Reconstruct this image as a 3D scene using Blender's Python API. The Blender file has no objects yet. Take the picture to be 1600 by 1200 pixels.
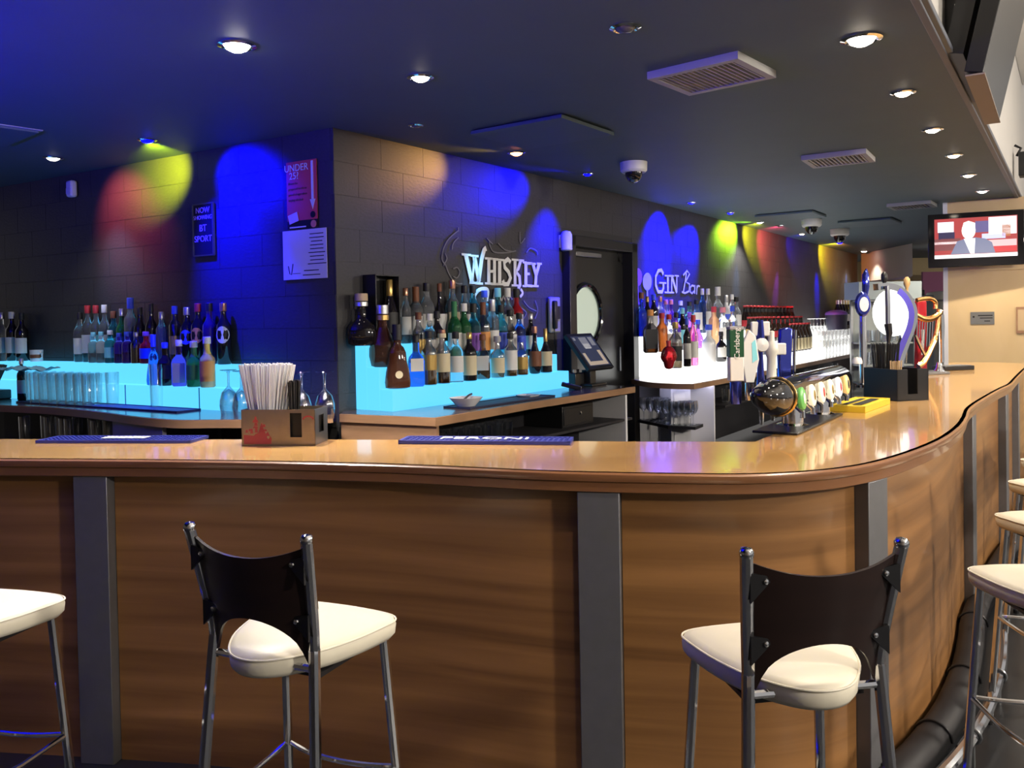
import bpy, bmesh, math, random
from mathutils import Vector, Matrix
random.seed(7)
scene = bpy.context.scene
COL = scene.collection
# ------------------------------------------------------------------ camera
FPX, CX, CY, EYE = 1320.0, 800.0, 528.0, 1.62
_p, _r = 0.020, 0.0175
_f0 = Vector((0, math.cos(_p), -math.sin(_p))); _u0 = Vector((0, math.sin(_p), math.cos(_p))); _r0 = Vector((1, 0, 0))
CR = _r0 * math.cos(_r) - _u0 * math.sin(_r); CU = _r0 * math.sin(_r) + _u0 * math.cos(_r)
cam_data = bpy.data.cameras.new('camera'); cam = bpy.data.objects.new('camera', cam_data); COL.objects.link(cam)
cam_data.sensor_width = 36; cam_data.lens = 36 * FPX / 1600; cam_data.shift_y = -(600 - CY) / 1600
cam_data.clip_start = 0.05; cam_data.clip_end = 200
_m = Matrix((CR, CU, -_f0)).transposed().to_4x4(); _m.translation = (0, 0, EYE); cam.matrix_world = _m
scene.camera = cam
# ------------------------------------------------------------------ world and exposure
w = bpy.data.worlds.new('world'); scene.world = w; w.use_nodes = True
w.node_tree.nodes['Background'].inputs[0].default_value = (0.95, 0.90, 0.86, 1)
w.node_tree.nodes['Background'].inputs[1].default_value = 0.42
scene.view_settings.view_transform = 'Standard'; scene.view_settings.look = 'None'
scene.view_settings.exposure = 0.0; scene.view_settings.gamma = 1.0; scene.view_settings.use_curve_mapping = False
scene.cycles.max_bounces = 8; scene.cycles.transparent_max_bounces = 24; scene.cycles.transmission_bounces = 8
scene.cycles.caustics_reflective = False; scene.cycles.caustics_refractive = False
scene.cycles.sample_clamp_indirect = 4.0

# ------------------------------------------------------------------ surveying helpers (sight line of a picture point -> place)
def ray(x, y): return _f0 + CR * ((x - CX) / FPX) - CU * ((y - CY) / FPX)
def Z(x, y, z):
    d = ray(x, y); t = (z - EYE) / d.z
    return Vector((d.x * t, d.y * t, z))
def Wp(x, y, A, B):
    n = Vector((-(B[1] - A[1]), B[0] - A[0], 0)); d = ray(x, y); o = Vector((0, 0, EYE))
    return o + d * (n.dot(Vector((A[0], A[1], 0)) - o) / n.dot(d))
class Frame:      # wall frame: x to the right along the wall, v out of the wall
    def __init__(s, A, B):
        s.A = Vector(A); s.B = Vector(B); s.x = (s.B - s.A).normalized(); s.n = Vector((s.x.y, -s.x.x)); s.rz = math.atan2(s.x.y, s.x.x); s.len = (s.B - s.A).length
    def P(s, u, v=0, z=0):
        q = s.A + s.x * u + s.n * v; return Vector((q.x, q.y, z))
    def at(s, px, py, v=0):
        return Wp(px, py, s.A + s.n * v, s.B + s.n * v)
    def u(s, p): return (Vector((p[0], p[1])) - s.A).dot(s.x)
C0 = Vector((-1.18, 5.70)); C3 = Vector((-6.2, 8.745))
_dw = (Vector((1.05, 8.79)) - C0).normalized(); C1 = C0 + _dw * 4.25; C2 = Vector((7.6, 18.55))
FL = Frame(C3, C0); FW = Frame(C0, C1); FG = Frame(C1, C2)
D = Vector((0.556, 0.831)).normalized(); N = Vector((-D.y, D.x))
FLOOR = -0.13; CEIL = 2.94; ZB = 1.03; ZG = 0.98; ZT = 1.10

# ------------------------------------------------------------------ mesh helpers
class MB:
    def __init__(s): s.v = []; s.f = []; s.m = []
    def add(s, vs, fs, m=0):
        o = len(s.v); s.v += [tuple(q) for q in vs]
        for f in fs: s.f.append(tuple(i + o for i in f)); s.m.append(m)
        return s
    def box(s, c, d, rz=0, m=0, ry=0, rx=0):
        x, y, z = d[0] / 2, d[1] / 2, d[2] / 2
        M = Matrix.Rotation(rz, 3, 'Z') @ Matrix.Rotation(ry, 3, 'Y') @ Matrix.Rotation(rx, 3, 'X'); c = Vector(c)
        vs = [M @ Vector((a * x, b * y, e * z)) + c for e in (-1, 1) for a, b in ((-1, -1), (1, -1), (1, 1), (-1, 1))]
        return s.add(vs, [(3, 2, 1, 0), (4, 5, 6, 7), (0, 1, 5, 4), (1, 2, 6, 5), (2, 3, 7, 6), (3, 0, 4, 7)], m)
    def prism(s, poly, z0, z1, m=0):
        n = len(poly); a = sum(poly[i][0] * poly[(i + 1) % n][1] - poly[(i + 1) % n][0] * poly[i][1] for i in range(n))
        if a < 0: poly = poly[::-1]
        vs = [(q[0], q[1], z0) for q in poly] + [(q[0], q[1], z1) for q in poly]
        return s.add(vs, [tuple(range(n - 1, -1, -1)), tuple(range(n, 2 * n))] + [(i, (i + 1) % n, n + (i + 1) % n, n + i) for i in range(n)], m)
    def plate(s, poly, y0, y1, m=0):          # outline in local x,z; thickness along y
        n = len(poly); a = sum(poly[i][0] * poly[(i + 1) % n][1] - poly[(i + 1) % n][0] * poly[i][1] for i in range(n))
        if a < 0: poly = poly[::-1]
        vs = [(q[0], y0, q[1]) for q in poly] + [(q[0], y1, q[1]) for q in poly]
        return s.add(vs, [tuple(range(n)), tuple(range(2 * n - 1, n - 1, -1))] + [(i, n + i, n + (i + 1) % n, (i + 1) % n) for i in range(n)], m)
    def tube(s, pts, r, n=8, closed=False, m=0, flat=1.0):
        pts = [Vector(q) for q in pts]; k = len(pts); rs = r if isinstance(r, (list, tuple)) else [r] * k
        tans = []
        for i in range(k):
            a = pts[(i - 1) % k] if (closed or i) else pts[i]; b = pts[(i + 1) % k] if (closed or i < k - 1) else pts[i]
            tans.append((b - a).normalized())
        up = Vector((0, 0, 1)) if abs(tans[0].z) < 0.9 else Vector((1, 0, 0))
        nx = tans[0].cross(up).normalized(); vs = []
        for i in range(k):
            t = tans[i]; nx = (nx - t * nx.dot(t)).normalized(); ny = t.cross(nx)
            for j in range(n):
                a = 2 * math.pi * j / n; vs.append(pts[i] + (nx * math.cos(a) + ny * math.sin(a) * flat) * rs[i])
        fs = []
        for i in range(k if closed else k - 1):
            for j in range(n):
                a, b = i * n + j, i * n + (j + 1) % n; c, d = ((i + 1) % k) * n + (j + 1) % n, ((i + 1) % k) * n + j
                fs.append((a, b, c, d))
        if not closed: fs += [tuple(range(n - 1, -1, -1)), tuple(range((k - 1) * n, k * n))]
        return s.add(vs, fs, m)
    def lathe(s, prof, n=16, c=(0, 0, 0), sq=2.0, dy=1.0, m=0, a0=0, a1=None, cap=True, rz=0):
        full = a1 is None; k = n if full else n + 1; vs = []
        for r, z in prof:
            for j in range(k):
                a = 2 * math.pi * j / n if full else a0 + (a1 - a0) * j / n
                ca, sa = math.cos(a), math.sin(a)
                q = 1.0 if sq == 2 else 1.0 / ((abs(ca) ** sq + abs(sa) ** sq) ** (1.0 / sq))
                x, y = r * q * ca, r * q * sa * dy
                if rz: x, y = x * math.cos(rz) - y * math.sin(rz), x * math.sin(rz) + y * math.cos(rz)
                vs.append((c[0] + x, c[1] + y, c[2] + z))
        fs = []
        for i in range(len(prof) - 1):
            for j in range(n):
                b = (j + 1) % k if full else j + 1
                fs.append((i * k + j, i * k + b, (i + 1) * k + b, (i + 1) * k + j))
        if cap and full: fs += [tuple(range(n - 1, -1, -1)), tuple(range((len(prof) - 1) * k, len(prof) * k))]
        return s.add(vs, fs, m)
    def mesh(s, name, mats, smooth=35):
        me = bpy.data.meshes.new(name); me.from_pydata(s.v, [], s.f)
        for q in (mats if isinstance(mats, (list, tuple)) else [mats]): me.materials.append(q)
        if any(s.m): me.polygons.foreach_set('material_index', s.m)
        me.update()
        if smooth:
            me.shade_smooth(); me.set_sharp_from_angle(angle=math.radians(smooth))
        return me
    def build(s, name, mats, parent=None, loc=None, rz=0, smooth=35, bevel=0):
        return obj(name, s.mesh(name, mats, smooth), parent, loc, rz, bevel)
def obj(name, me, parent=None, loc=None, rz=0, bevel=0):
    o = bpy.data.objects.new(name, me); COL.objects.link(o)
    if parent: o.parent = parent
    if loc is not None: o.location = loc
    if rz: o.rotation_euler = (0, 0, rz)
    if bevel:
        b = o.modifiers.new('bevel', 'BEVEL'); b.width = bevel; b.segments = 2; b.limit_method = 'ANGLE'
    return o
def tag(o, label, cat, group=None, kind=None):
    o['label'] = label; o['category'] = cat
    if group: o['group'] = group
    if kind: o['kind'] = kind
    return o
def thing(name, label, cat, loc=(0, 0, 0), rz=0, group=None):
    o = bpy.data.objects.new(name, None); COL.objects.link(o); o.empty_display_size = 0.05
    o.location = loc; o.rotation_euler = (0, 0, rz); return tag(o, label, cat, group)
def struct(o): o['kind'] = 'structure'; return o
def sbuild(name, mb, mat, parent=None, **k):
    o = mb.build(name, mat, parent, **k)
    if not parent: struct(o)
    return o
def copy_thing(root, loc, rz=0, label=None):
    r = root.copy(); COL.objects.link(r); r.location = loc; r.rotation_euler = (0, 0, rz)
    if label: r['label'] = label
    for ch in root.children:
        c = ch.copy(); COL.objects.link(c); c.parent = r
        for g in ch.children:
            e = g.copy(); COL.objects.link(e); e.parent = c
    return r
def spline(pts, n=6):
    out = []; k = len(pts); pts = [Vector(q) for q in pts]
    for i in range(k - 1):
        p0 = pts[max(i - 1, 0)]; p1 = pts[i]; p2 = pts[i + 1]; p3 = pts[min(i + 2, k - 1)]
        for j in range(n):
            t = j / n; out.append(0.5 * ((2 * p1) + (p2 - p0) * t + (2 * p0 - 5 * p1 + 4 * p2 - p3) * t * t + (3 * p1 - p0 - 3 * p2 + p3) * t ** 3))
    out.append(pts[-1]); return out
def offset(line, d):     # polyline offset to the left of travel by d
    out = []
    for i, q in enumerate(line):
        a = line[max(i - 1, 0)]; b = line[min(i + 1, len(line) - 1)]; t = (b - a).normalized(); out.append(Vector((q.x - t.y * d, q.y + t.x * d)))
    return out
_fonts = {}
def text_mesh(body, size, depth=0.002, mat=None, align='CENTER', shear=0, xs=1.0):
    c = bpy.data.curves.new('lettering', 'FONT'); c.body = body; c.size = size; c.extrude = depth / 2; c.align_x = align; c.align_y = 'CENTER'; c.shear = shear; c.resolution_u = 3
    o = bpy.data.objects.new('tmp', c); COL.objects.link(o)
    me = bpy.data.meshes.new_from_object(o.evaluated_get(bpy.context.evaluated_depsgraph_get()))
    bpy.data.objects.remove(o); bpy.data.curves.remove(c)
    for q in me.vertices: q.co = (q.co.x * xs, q.co.y, q.co.z)
    me.materials.clear(); me.materials.append(mat); return me
def text_on(body, size, mat, parent, loc, face='wall', **k):
    o = obj('lettering', text_mesh(body, size, mat=mat, **k), parent, loc)
    if face == 'wall': o.rotation_euler = (math.pi / 2, 0, 0)
    return o
def stroke(mb, pts, wd, y0=-0.004, y1=0.0, m=0):   # flat brush stroke in local x,z with given width(s)
    pts = [Vector((q[0], q[1])) for q in pts]; k = len(pts); ws = wd if isinstance(wd, (list, tuple)) else [wd] * k; L = []; R = []
    for i in range(k):
        a = pts[max(i - 1, 0)]; b = pts[min(i + 1, k - 1)]; t = (b - a).normalized(); n = Vector((-t.y, t.x)); L.append(pts[i] + n * ws[i] / 2); R.append(pts[i] - n * ws[i] / 2)
    for i in range(k - 1):
        mb.plate([tuple(L[i]), tuple(L[i + 1]), tuple(R[i + 1]), tuple(R[i])], y0, y1, m)

# ------------------------------------------------------------------ materials
def mat(name, col, rough=0.5, metal=0.0, trans=0.0, emit=None, es=1.0, coat=0.0, ior=1.45, noise=0.0, nscale=8.0, bump=0.0, spec=0.5):
    m = bpy.data.materials.new(name); m.use_nodes = True; nt = m.node_tree; b = nt.nodes['Principled BSDF']
    b.inputs['Base Color'].default_value = (*col, 1); b.inputs['Roughness'].default_value = rough; b.inputs['Metallic'].default_value = metal
    b.inputs['Transmission Weight'].default_value = trans; b.inputs['IOR'].default_value = ior; b.inputs['Coat Weight'].default_value = coat; b.inputs['Coat Roughness'].default_value = 0.08
    b.inputs['Specular IOR Level'].default_value = spec
    if emit: b.inputs['Emission Color'].default_value = (*emit, 1); b.inputs['Emission Strength'].default_value = es
    if noise or bump:
        tc = nt.nodes.new('ShaderNodeTexCoord'); t = nt.nodes.new('ShaderNodeTexNoise'); t.inputs['Scale'].default_value = nscale; t.inputs['Detail'].default_value = 6
        nt.links.new(tc.outputs['Object'], t.inputs['Vector'])
        if noise:
            mx = nt.nodes.new('ShaderNodeMix'); mx.data_type = 'RGBA'; mx.inputs[6].default_value = (*[c * (1 - noise) for c in col], 1); mx.inputs[7].default_value = (*[min(1, c * (1 + noise)) for c in col], 1)
            nt.links.new(t.outputs['Fac'], mx.inputs[0]); nt.links.new(mx.outputs[2], b.inputs['Base Color'])
        if bump:
            bp = nt.nodes.new('ShaderNodeBump'); bp.inputs['Strength'].default_value = bump; bp.inputs['Distance'].default_value = 0.01
            nt.links.new(t.outputs['Fac'], bp.inputs['Height']); nt.links.new(bp.outputs[0], b.inputs['Normal'])
    return m
def wood(name, c1, c2, rough, scale, coat=0.0, detail=6):
    m = bpy.data.materials.new(name); m.use_nodes = True; nt = m.node_tree; b = nt.nodes['Principled BSDF']
    tc = nt.nodes.new('ShaderNodeTexCoord'); mp = nt.nodes.new('ShaderNodeMapping'); mp.inputs['Scale'].default_value = scale
    t = nt.nodes.new('ShaderNodeTexNoise'); t.inputs['Scale'].default_value = 1.0; t.inputs['Detail'].default_value = detail; t.inputs['Distortion'].default_value = 0.6
    t2 = nt.nodes.new('ShaderNodeTexNoise'); t2.inputs['Scale'].default_value = 0.35; t2.inputs['Detail'].default_value = 3
    r = nt.nodes.new('ShaderNodeValToRGB'); r.color_ramp.elements[0].position = 0.3; r.color_ramp.elements[1].position = 0.7
    r.color_ramp.elements[0].color = (*c1, 1); r.color_ramp.elements[1].color = (*c2, 1)
    ad = nt.nodes.new('ShaderNodeMath'); ad.operation = 'MULTIPLY_ADD'; ad.inputs[1].default_value = 0.6
    ad2 = nt.nodes.new('ShaderNodeMath'); ad2.operation = 'MULTIPLY'; ad2.inputs[1].default_value = 0.4
    nt.links.new(tc.outputs['Object'], mp.inputs['Vector']); nt.links.new(mp.outputs[0], t.inputs['Vector']); nt.links.new(mp.outputs[0], t2.inputs['Vector'])
    nt.links.new(t2.outputs['Fac'], ad2.inputs[0]); nt.links.new(t.outputs['Fac'], ad.inputs[0]); nt.links.new(ad2.outputs[0], ad.inputs[2]); nt.links.new(ad.outputs[0], r.inputs[0])
    nt.links.new(r.outputs[0], b.inputs['Base Color']); b.inputs['Roughness'].default_value = rough; b.inputs['Coat Weight'].default_value = coat; b.inputs['Coat Roughness'].default_value = 0.06
    return m
def clear_glass(name, tint=(1, 1, 1), gloss=0.16):
    m = bpy.data.materials.new(name); m.use_nodes = True; nt = m.node_tree; nt.nodes.remove(nt.nodes['Principled BSDF']); out = nt.nodes['Material Output']
    tr = nt.nodes.new('ShaderNodeBsdfTransparent'); tr.inputs[0].default_value = (*tint, 1); gl = nt.nodes.new('ShaderNodeBsdfGlossy'); gl.inputs['Roughness'].default_value = 0.06
    lw = nt.nodes.new('ShaderNodeLayerWeight'); lw.inputs[0].default_value = 0.35; mx = nt.nodes.new('ShaderNodeMixShader')
    ma = nt.nodes.new('ShaderNodeMath'); ma.operation = 'MULTIPLY_ADD'; ma.inputs[1].default_value = 0.75; ma.inputs[2].default_value = gloss * 0.4; ma.use_clamp = True
    nt.links.new(lw.outputs['Facing'], ma.inputs[0]); nt.links.new(ma.outputs[0], mx.inputs[0]); nt.links.new(tr.outputs[0], mx.inputs[1]); nt.links.new(gl.outputs[0], mx.inputs[2]); nt.links.new(mx.outputs[0], out.inputs[0])
    return m
def emitter(name, col, s): return mat(name, (0.02, 0.02, 0.02), 0.4, emit=col, es=s)
M = {}
M['block'] = mat('painted_block', (0.040, 0.0385, 0.0405), 0.55, noise=0.25, nscale=14, bump=0.25)
M['mortar'] = mat('mortar', (0.034, 0.033, 0.035), 0.7)
M['ceiling'] = mat('ceiling_paint', (0.086, 0.128, 0.152), 0.6, noise=0.08, nscale=3)
M['panel_c'] = mat('ceiling_panel', (0.088, 0.130, 0.154), 0.55)
M['trim_c'] = mat('edge_trim', (0.12, 0.13, 0.16), 0.5)
M['bulk'] = mat('bulkhead_white', (0.62, 0.60, 0.58), 0.7, noise=0.05, nscale=2)
M['floor'] = mat('dark_floor', (0.022, 0.024, 0.028), 0.35, noise=0.3, nscale=4)
M['top'] = wood('bar_top_wood', (0.50, 0.27, 0.085), (0.64, 0.38, 0.14), 0.22, (1.6, 7.0, 3.0), coat=0.7)
M['nosing'] = wood('nosing_wood', (0.20, 0.085, 0.035), (0.27, 0.12, 0.05), 0.3, (3, 3, 30), coat=0.4)
M['front'] = wood('front_veneer', (0.135, 0.060, 0.020), (0.44, 0.215, 0.075), 0.38, (0.55, 0.55, 13), coat=0.15)
M['backtop'] = wood('back_counter_top', (0.05, 0.035, 0.03), (0.09, 0.06, 0.045), 0.2, (2, 6, 2), coat=0.4)
M['lip'] = wood('counter_lip', (0.26, 0.14, 0.07), (0.36, 0.20, 0.11), 0.4, (4, 4, 25))
M['steel'] = mat('brushed_steel', (0.30, 0.31, 0.33), 0.35, 1.0, noise=0.12, nscale=20)
M['post'] = mat('satin_steel', (0.20, 0.20, 0.215), 0.45, 0.55, noise=0.1, nscale=20)
M['chrome'] = mat('chrome', (0.78, 0.79, 0.82), 0.08, 1.0)
M['black'] = mat('black_plastic', (0.012, 0.012, 0.014), 0.35)
M['blackg'] = mat('black_gloss', (0.008, 0.008, 0.010), 0.06, coat=0.6)
M['void'] = mat('dark_cabinet', (0.015, 0.014, 0.018), 0.6)
M['grey'] = mat('grey_laminate', (0.30, 0.29, 0.31), 0.5)
M['white'] = mat('white_plastic', (0.75, 0.74, 0.72), 0.4)
M['whitelam'] = mat('white_laminate', (0.66, 0.66, 0.70), 0.45)
M['cream'] = mat('cream_vinyl', (0.80, 0.75, 0.62), 0.42, noise=0.04, nscale=5, bump=0.05)
M['backply'] = wood('dark_ply', (0.014, 0.008, 0.008), (0.028, 0.014, 0.012), 0.5, (3, 3, 20), coat=0.15)
M['backply'].node_tree.nodes['Principled BSDF'].inputs['Specular IOR Level'].default_value = 0.25
M['glass'] = clear_glass('clear_glass'); M['bglass'] = clear_glass('clear_glass_grey', (0.93, 0.95, 0.97), 0.3)
M['cyan'] = emitter('lit_acrylic_cyan', (0.10, 0.58, 1.0), 1.3)
M['wbox'] = emitter('lit_acrylic_white', (1.0, 1.0, 0.96), 3.0)
M['seam'] = mat('acrylic_seam', (0.02, 0.10, 0.25), 0.5)
M['pillar'] = wood('pillar_panel', (0.56, 0.40, 0.20), (0.66, 0.49, 0.27), 0.5, (2.5, 2.5, 1.2), coat=0.1)
M['shell'] = clear_glass('bottle_shell', (.62, .60, .60), .45)
def glassmat(name, col, rough=0.03, t=0.92): return mat(name, col, rough, trans=t)
G = {'clear': glassmat('bottle_clear', (0.86, 0.90, 0.95)), 'amber': glassmat('bottle_amber', (0.42, 0.15, 0.04), t=0.55), 'brown': glassmat('bottle_brown', (0.11, 0.036, 0.018), t=0.4),
     'dark': mat('bottle_dark', (0.012, 0.010, 0.012), 0.05, coat=0.4), 'green': glassmat('bottle_green', (0.03, 0.20, 0.07), t=0.6), 'blue': glassmat('bottle_blue', (0.08, 0.22, 0.85)),
     'teal': glassmat('bottle_teal', (0.12, 0.5, 0.6)), 'red': glassmat('bottle_red', (0.70, 0.03, 0.04), t=0.6), 'pink': glassmat('bottle_pink', (0.85, 0.18, 0.40)), 'purple': glassmat('bottle_purple', (0.30, 0.10, 0.65)),
     'peach': glassmat('bottle_peach', (0.95, 0.50, 0.25), t=0.5), 'orange': mat('bottle_orange', (0.80, 0.20, 0.04), 0.15, trans=0.4), 'white': mat('bottle_white', (0.80, 0.80, 0.82), 0.2), 'pale': glassmat('bottle_pale', (0.80, 0.68, 0.42), t=0.6),
     'beer': mat('beer_bottle', (0.022, 0.010, 0.006), 0.08, coat=0.3)}
LC = {}
for k_, c_ in {'white': (.78, .77, .74), 'cream': (.74, .64, .42), 'gold': (.62, .42, .14), 'orange': (.75, .32, .08), 'red': (.55, .04, .05), 'black': (.02, .02, .022), 'blue': (.05, .10, .70), 'cyan': (.25, .70, .80), 'green': (.04, .22, .08), 'grey': (.4, .4, .42),
               'silver': (.6, .6, .62), 'brown': (.20, .07, .03), 'copper': (.55, .28, .18), 'pink': (.75, .25, .3), 'purple': (.3, .1, .6), 'yellow': (.8, .62, .12), 'cork': (.55, .40, .25)}.items():
    LC[k_] = mat('print_' + k_, c_, 0.25 if k_ in ('gold', 'silver', 'copper') else 0.5, 0.7 if k_ in ('gold', 'silver', 'copper') else 0.0)

# ------------------------------------------------------------------ lamps
def spot(loc, target, col, energy, deg, blend=0.6, r=0.04, parent=None):
    d = bpy.data.lights.new('spot_lamp', 'SPOT'); d.color = col; d.energy = energy; d.spot_size = math.radians(deg); d.spot_blend = blend; d.shadow_soft_size = r
    o = bpy.data.objects.new('spot_lamp', d); COL.objects.link(o); o.location = loc
    o.rotation_euler = (Vector(target) - Vector(loc)).to_track_quat('-Z', 'Y').to_euler()
    if parent:
        o.parent = parent; o.matrix_parent_inverse = Matrix.Translation(-Vector(parent.location))
    return o
_lens = {}
def downlight(px, py, label, col=(1, 0.9, 0.75), e=40, deg=95, lens=12, tgt=None, z=CEIL, pos=None, size=0.05, off=False, square=False):
    p = Vector(pos) if pos else Z(px, py, z)
    t = thing('downlight', label, 'downlight', (p.x, p.y, z), 0, 'recessed ceiling downlights')
    mb = MB().lathe([(size * 1.0, 0.0), (size * 1.45, 0.0), (size * 1.45, -0.006), (size * 1.15, -0.012), (size, -0.006)], 20, cap=False)
    mb.build('ring', M['chrome'], t)
    key = (col, lens)
    if key not in _lens: _lens[key] = emitter('lamp_lens', col, lens) if not off else mat('unlit_lens', (0.1, 0.1, 0.12), 0.15)
    MB().lathe([(0.001, -size * .55), (size * .45, -size * .5), (size * .8, -size * .32), (size, -0.002)], 16, cap=False).build('lens', _lens[key], t)
    if e and not off:
        spot((p.x, p.y, z - 0.03), tgt or (p.x, p.y, 0), col, e, deg, parent=t)
    return t

# ================================================================== STRUCTURE
sbuild('floor', MB().prism([(-9, -5), (14, -5), (14, 24), (-9, 24)], FLOOR - 0.05, FLOOR), M['floor'])
E0 = Vector((1.72, 3.58)); ed = (Vector((6.499, 10.745)) - E0).normalized()
def EP(t, o=0): return E0 + ed * t + Vector((ed.y, -ed.x)) * o      # along the soffit edge, o = out towards the hall
e_near, e_far = EP(-9.5), EP(8.9)
ceil = sbuild('ceiling', MB().prism([tuple(e_near), tuple(e_far), (9.5, 10.2), (12.5, 24), (7.6, 24), tuple(C2 + Vector((-.3, .2))), tuple(C1 + Vector((-.2, .1))), tuple(C0 + Vector((-.1, .1))), tuple(C3), (-9, 5)], CEIL, CEIL + 0.06), M['ceiling'])
# bulkhead above the soffit edge, with a grey edge trim
rzE = math.atan2(ed.y, ed.x)
c = EP(0, -0.03)
sbuild('wall_upper', MB().box((0, 0, 0), (19, 0.05, 1.6)), M['bulk'], loc=(c.x, c.y, CEIL + 0.07 + 0.8), rz=rzE)
c = EP(0, 0.0)
sbuild('trim_1', MB().box((0, -0.005, 0.035), (19, 0.035, 0.09)).box((0, -0.03, 0.015), (19, 0.035, 0.03)), M['trim_c'], loc=(c.x, c.y, CEIL - 0.005), rz=rzE, bevel=0.004)
sbuild('ceiling_high', MB().prism([tuple(e_near), tuple(e_far), (11, 9), (11, -5), (-6, -5)], 4.55, 4.6), M['bulk'])
M['hall'] = mat('hall_wall', (.20, .17, .15), .8)
sbuild('wall_hall_rear', MB().box((-2.5, -4.6, 2.2), (11, 0.1, 4.8)), M['hall']); sbuild('wall_hall_left', MB().box((-8.0, 1.6, 2.2), (0.1, 12.3, 4.8)), M['hall'])  # unseen walls added to block world light from the rear and left
# back walls: backing with separate painted blocks
blk = MB().box((0, 0, 0), (1, 1, 1)).mesh('block', M['block'], smooth=0)
def block_wall(name, fr, u0, u1, z0, z1, holes=(), back=0.12):
    a, b = fr.P(u0, -0.004), fr.P(u1, -0.004); c, d = fr.P(u1, -back), fr.P(u0, -back)
    mb = MB(); cuts = sorted(holes); cur = u0
    segs = []
    for h0, h1, hz in cuts: segs.append((cur, h0, 0)); segs.append((h0, h1, hz)); cur = h1
    segs.append((cur, u1, 0))
    for s0, s1, zz in segs:
        if s1 - s0 > 0.01: mb.prism([tuple(fr.P(s0, 0.0))[:2], tuple(fr.P(s1, 0.0))[:2], tuple(fr.P(s1, -back))[:2], tuple(fr.P(s0, -back))[:2]], zz, z1)
    wl = sbuild(name, mb, M['mortar'])
    L, H, J = 0.45, 0.225, 0.003; row = 0; z = z0
    while z < z1 - 0.02:
        h = min(H, z1 - z); u = u0 - (L / 2 if row % 2 else 0)
        while u < u1:
            s, e = max(u, u0), min(u + L, u1)
            for h0, h1, hz in holes:
                if z < hz - 0.01:
                    if s >= h0 and e <= h1: s = e
                    elif s < h0 < e: e = h0
                    elif s < h1 < e: s = h1
            if e - s > 0.04:
                o = obj('block', blk, wl); q = fr.P((s + e) / 2, 0.0, z + h / 2); o.location = q; o.rotation_euler = (0, 0, fr.rz); o.scale = (e - s - J, 0.006 + random.uniform(0, .0006), h - J)
            u += L
        z += H; row += 1
    return wl
D0, D1, DT = 2.84, 4.22, 2.425
block_wall('wall_left', FL, 0.0, FL.len, 0.92, CEIL)
block_wall('wall_back', FW, 0.0, FW.len, 0.92, CEIL, holes=[(D0, D1, DT)])
block_wall('wall_right', FG, 0.0, FG.len, 0.92, CEIL)
# lobby behind the door and the end area beyond the long wall
sbuild('wall_lobby', MB().box((0, 0, 0), (1.6, 0.05, 2.6)), M['whitelam'], loc=FW.P(3.5, -0.9, 1.3), rz=FW.rz)
# ---- door
M['doorblack'] = mat('black_door_paint', (0.020, 0.020, 0.021), 0.28, noise=0.2, nscale=5)
dr = bpy.data.objects.new('door_1', None); COL.objects.link(dr); dr.location = FW.P(D0, 0, 0.2); dr.rotation_euler = (0, 0, FW.rz); struct(dr)
DW = D1 - D0; DH = DT - 0.2
MB().box((0.06, -0.02, DH / 2), (0.12, 0.14, DH)).build('frame_jamb', M['doorblack'], dr, bevel=0.006)
MB().box((DW - 0.06, -0.02, DH / 2), (0.12, 0.14, DH)).build('frame_jamb', M['doorblack'], dr, bevel=0.006)
MB().box((DW / 2, -0.02, DH - 0.05), (DW, 0.14, 0.10)).build('frame_head', M['doorblack'], dr, bevel=0.006)
pc = FW.at(921, 492); PU = FW.u(pc) - D0 - 0.02; PZ = pc.z - 0.2; PR = 0.30
leaf = MB(); x0, x1, z0, z1 = 0.12, DW - 0.12, 0.0, DH - 0.10; ring = []; rect = []
for i in range(32):
    a = 2 * math.pi * i / 32; ca, sa = math.cos(a), math.sin(a); ring.append((PU + PR * ca, PZ + PR * sa))
    t = min([(q) for q in (((x1 - PU) / ca if ca > 1e-6 else (x0 - PU) / ca if ca < -1e-6 else 1e9), ((z1 - PZ) / sa if sa > 1e-6 else (z0 - PZ) / sa if sa < -1e-6 else 1e9))]); rect.append((PU + t * ca, PZ + t * sa))
for y, fl in ((0.03, 0), (0.08, 1)):
    vs = [(q[0], y, q[1]) for q in ring] + [(q[0], y, q[1]) for q in rect]
    leaf.add(vs, [((i, 32 + i, 32 + (i + 1) % 32, (i + 1) % 32) if fl else (i, (i + 1) % 32, 32 + (i + 1) % 32, 32 + i)) for i in range(32)])
for cx_, cz_ in ((x0, z0), (x1, z0), (x0, z1), (x1, z1)):
    sx_ = 1 if cx_ == x0 else -1; sz_ = 1 if cz_ == z0 else -1
    leaf.box((cx_ + sx_ * 0.05, 0.055, cz_ + sz_ * 0.05), (0.10, 0.05, 0.10))
lf = leaf.build('leaf', M['doorblack'], dr, smooth=0)
rg = MB(); rg.tube([(PU + PR * math.cos(a * math.pi / 16), 0.03, PZ + PR * math.sin(a * math.pi / 16)) for a in range(32)], 0.028, 8, closed=True); rg.build('porthole_ring', M['blackg'], dr)
pane = MB(); pane.plate([(PU + PR * math.cos(a * math.pi / 16), PZ + PR * math.sin(a * math.pi / 16)) for a in range(32)], 0.052, 0.058); pane.build('porthole_pane', mat('lit_porthole_glass', (0.45, 0.5, 0.45), 0.2, emit=(0.52, 0.62, 0.50), es=0.55), dr)
MB().box((x1 - 0.12, 0.02, 1.0), (0.03, 0.03, 0.25)).build('pull_handle', M['steel'], dr)
MB().box((x0 + 0.35, 0.0, DH - 0.16), (0.5, 0.05, 0.05)).build('closer', M['steel'], dr, bevel=0.008)
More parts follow.
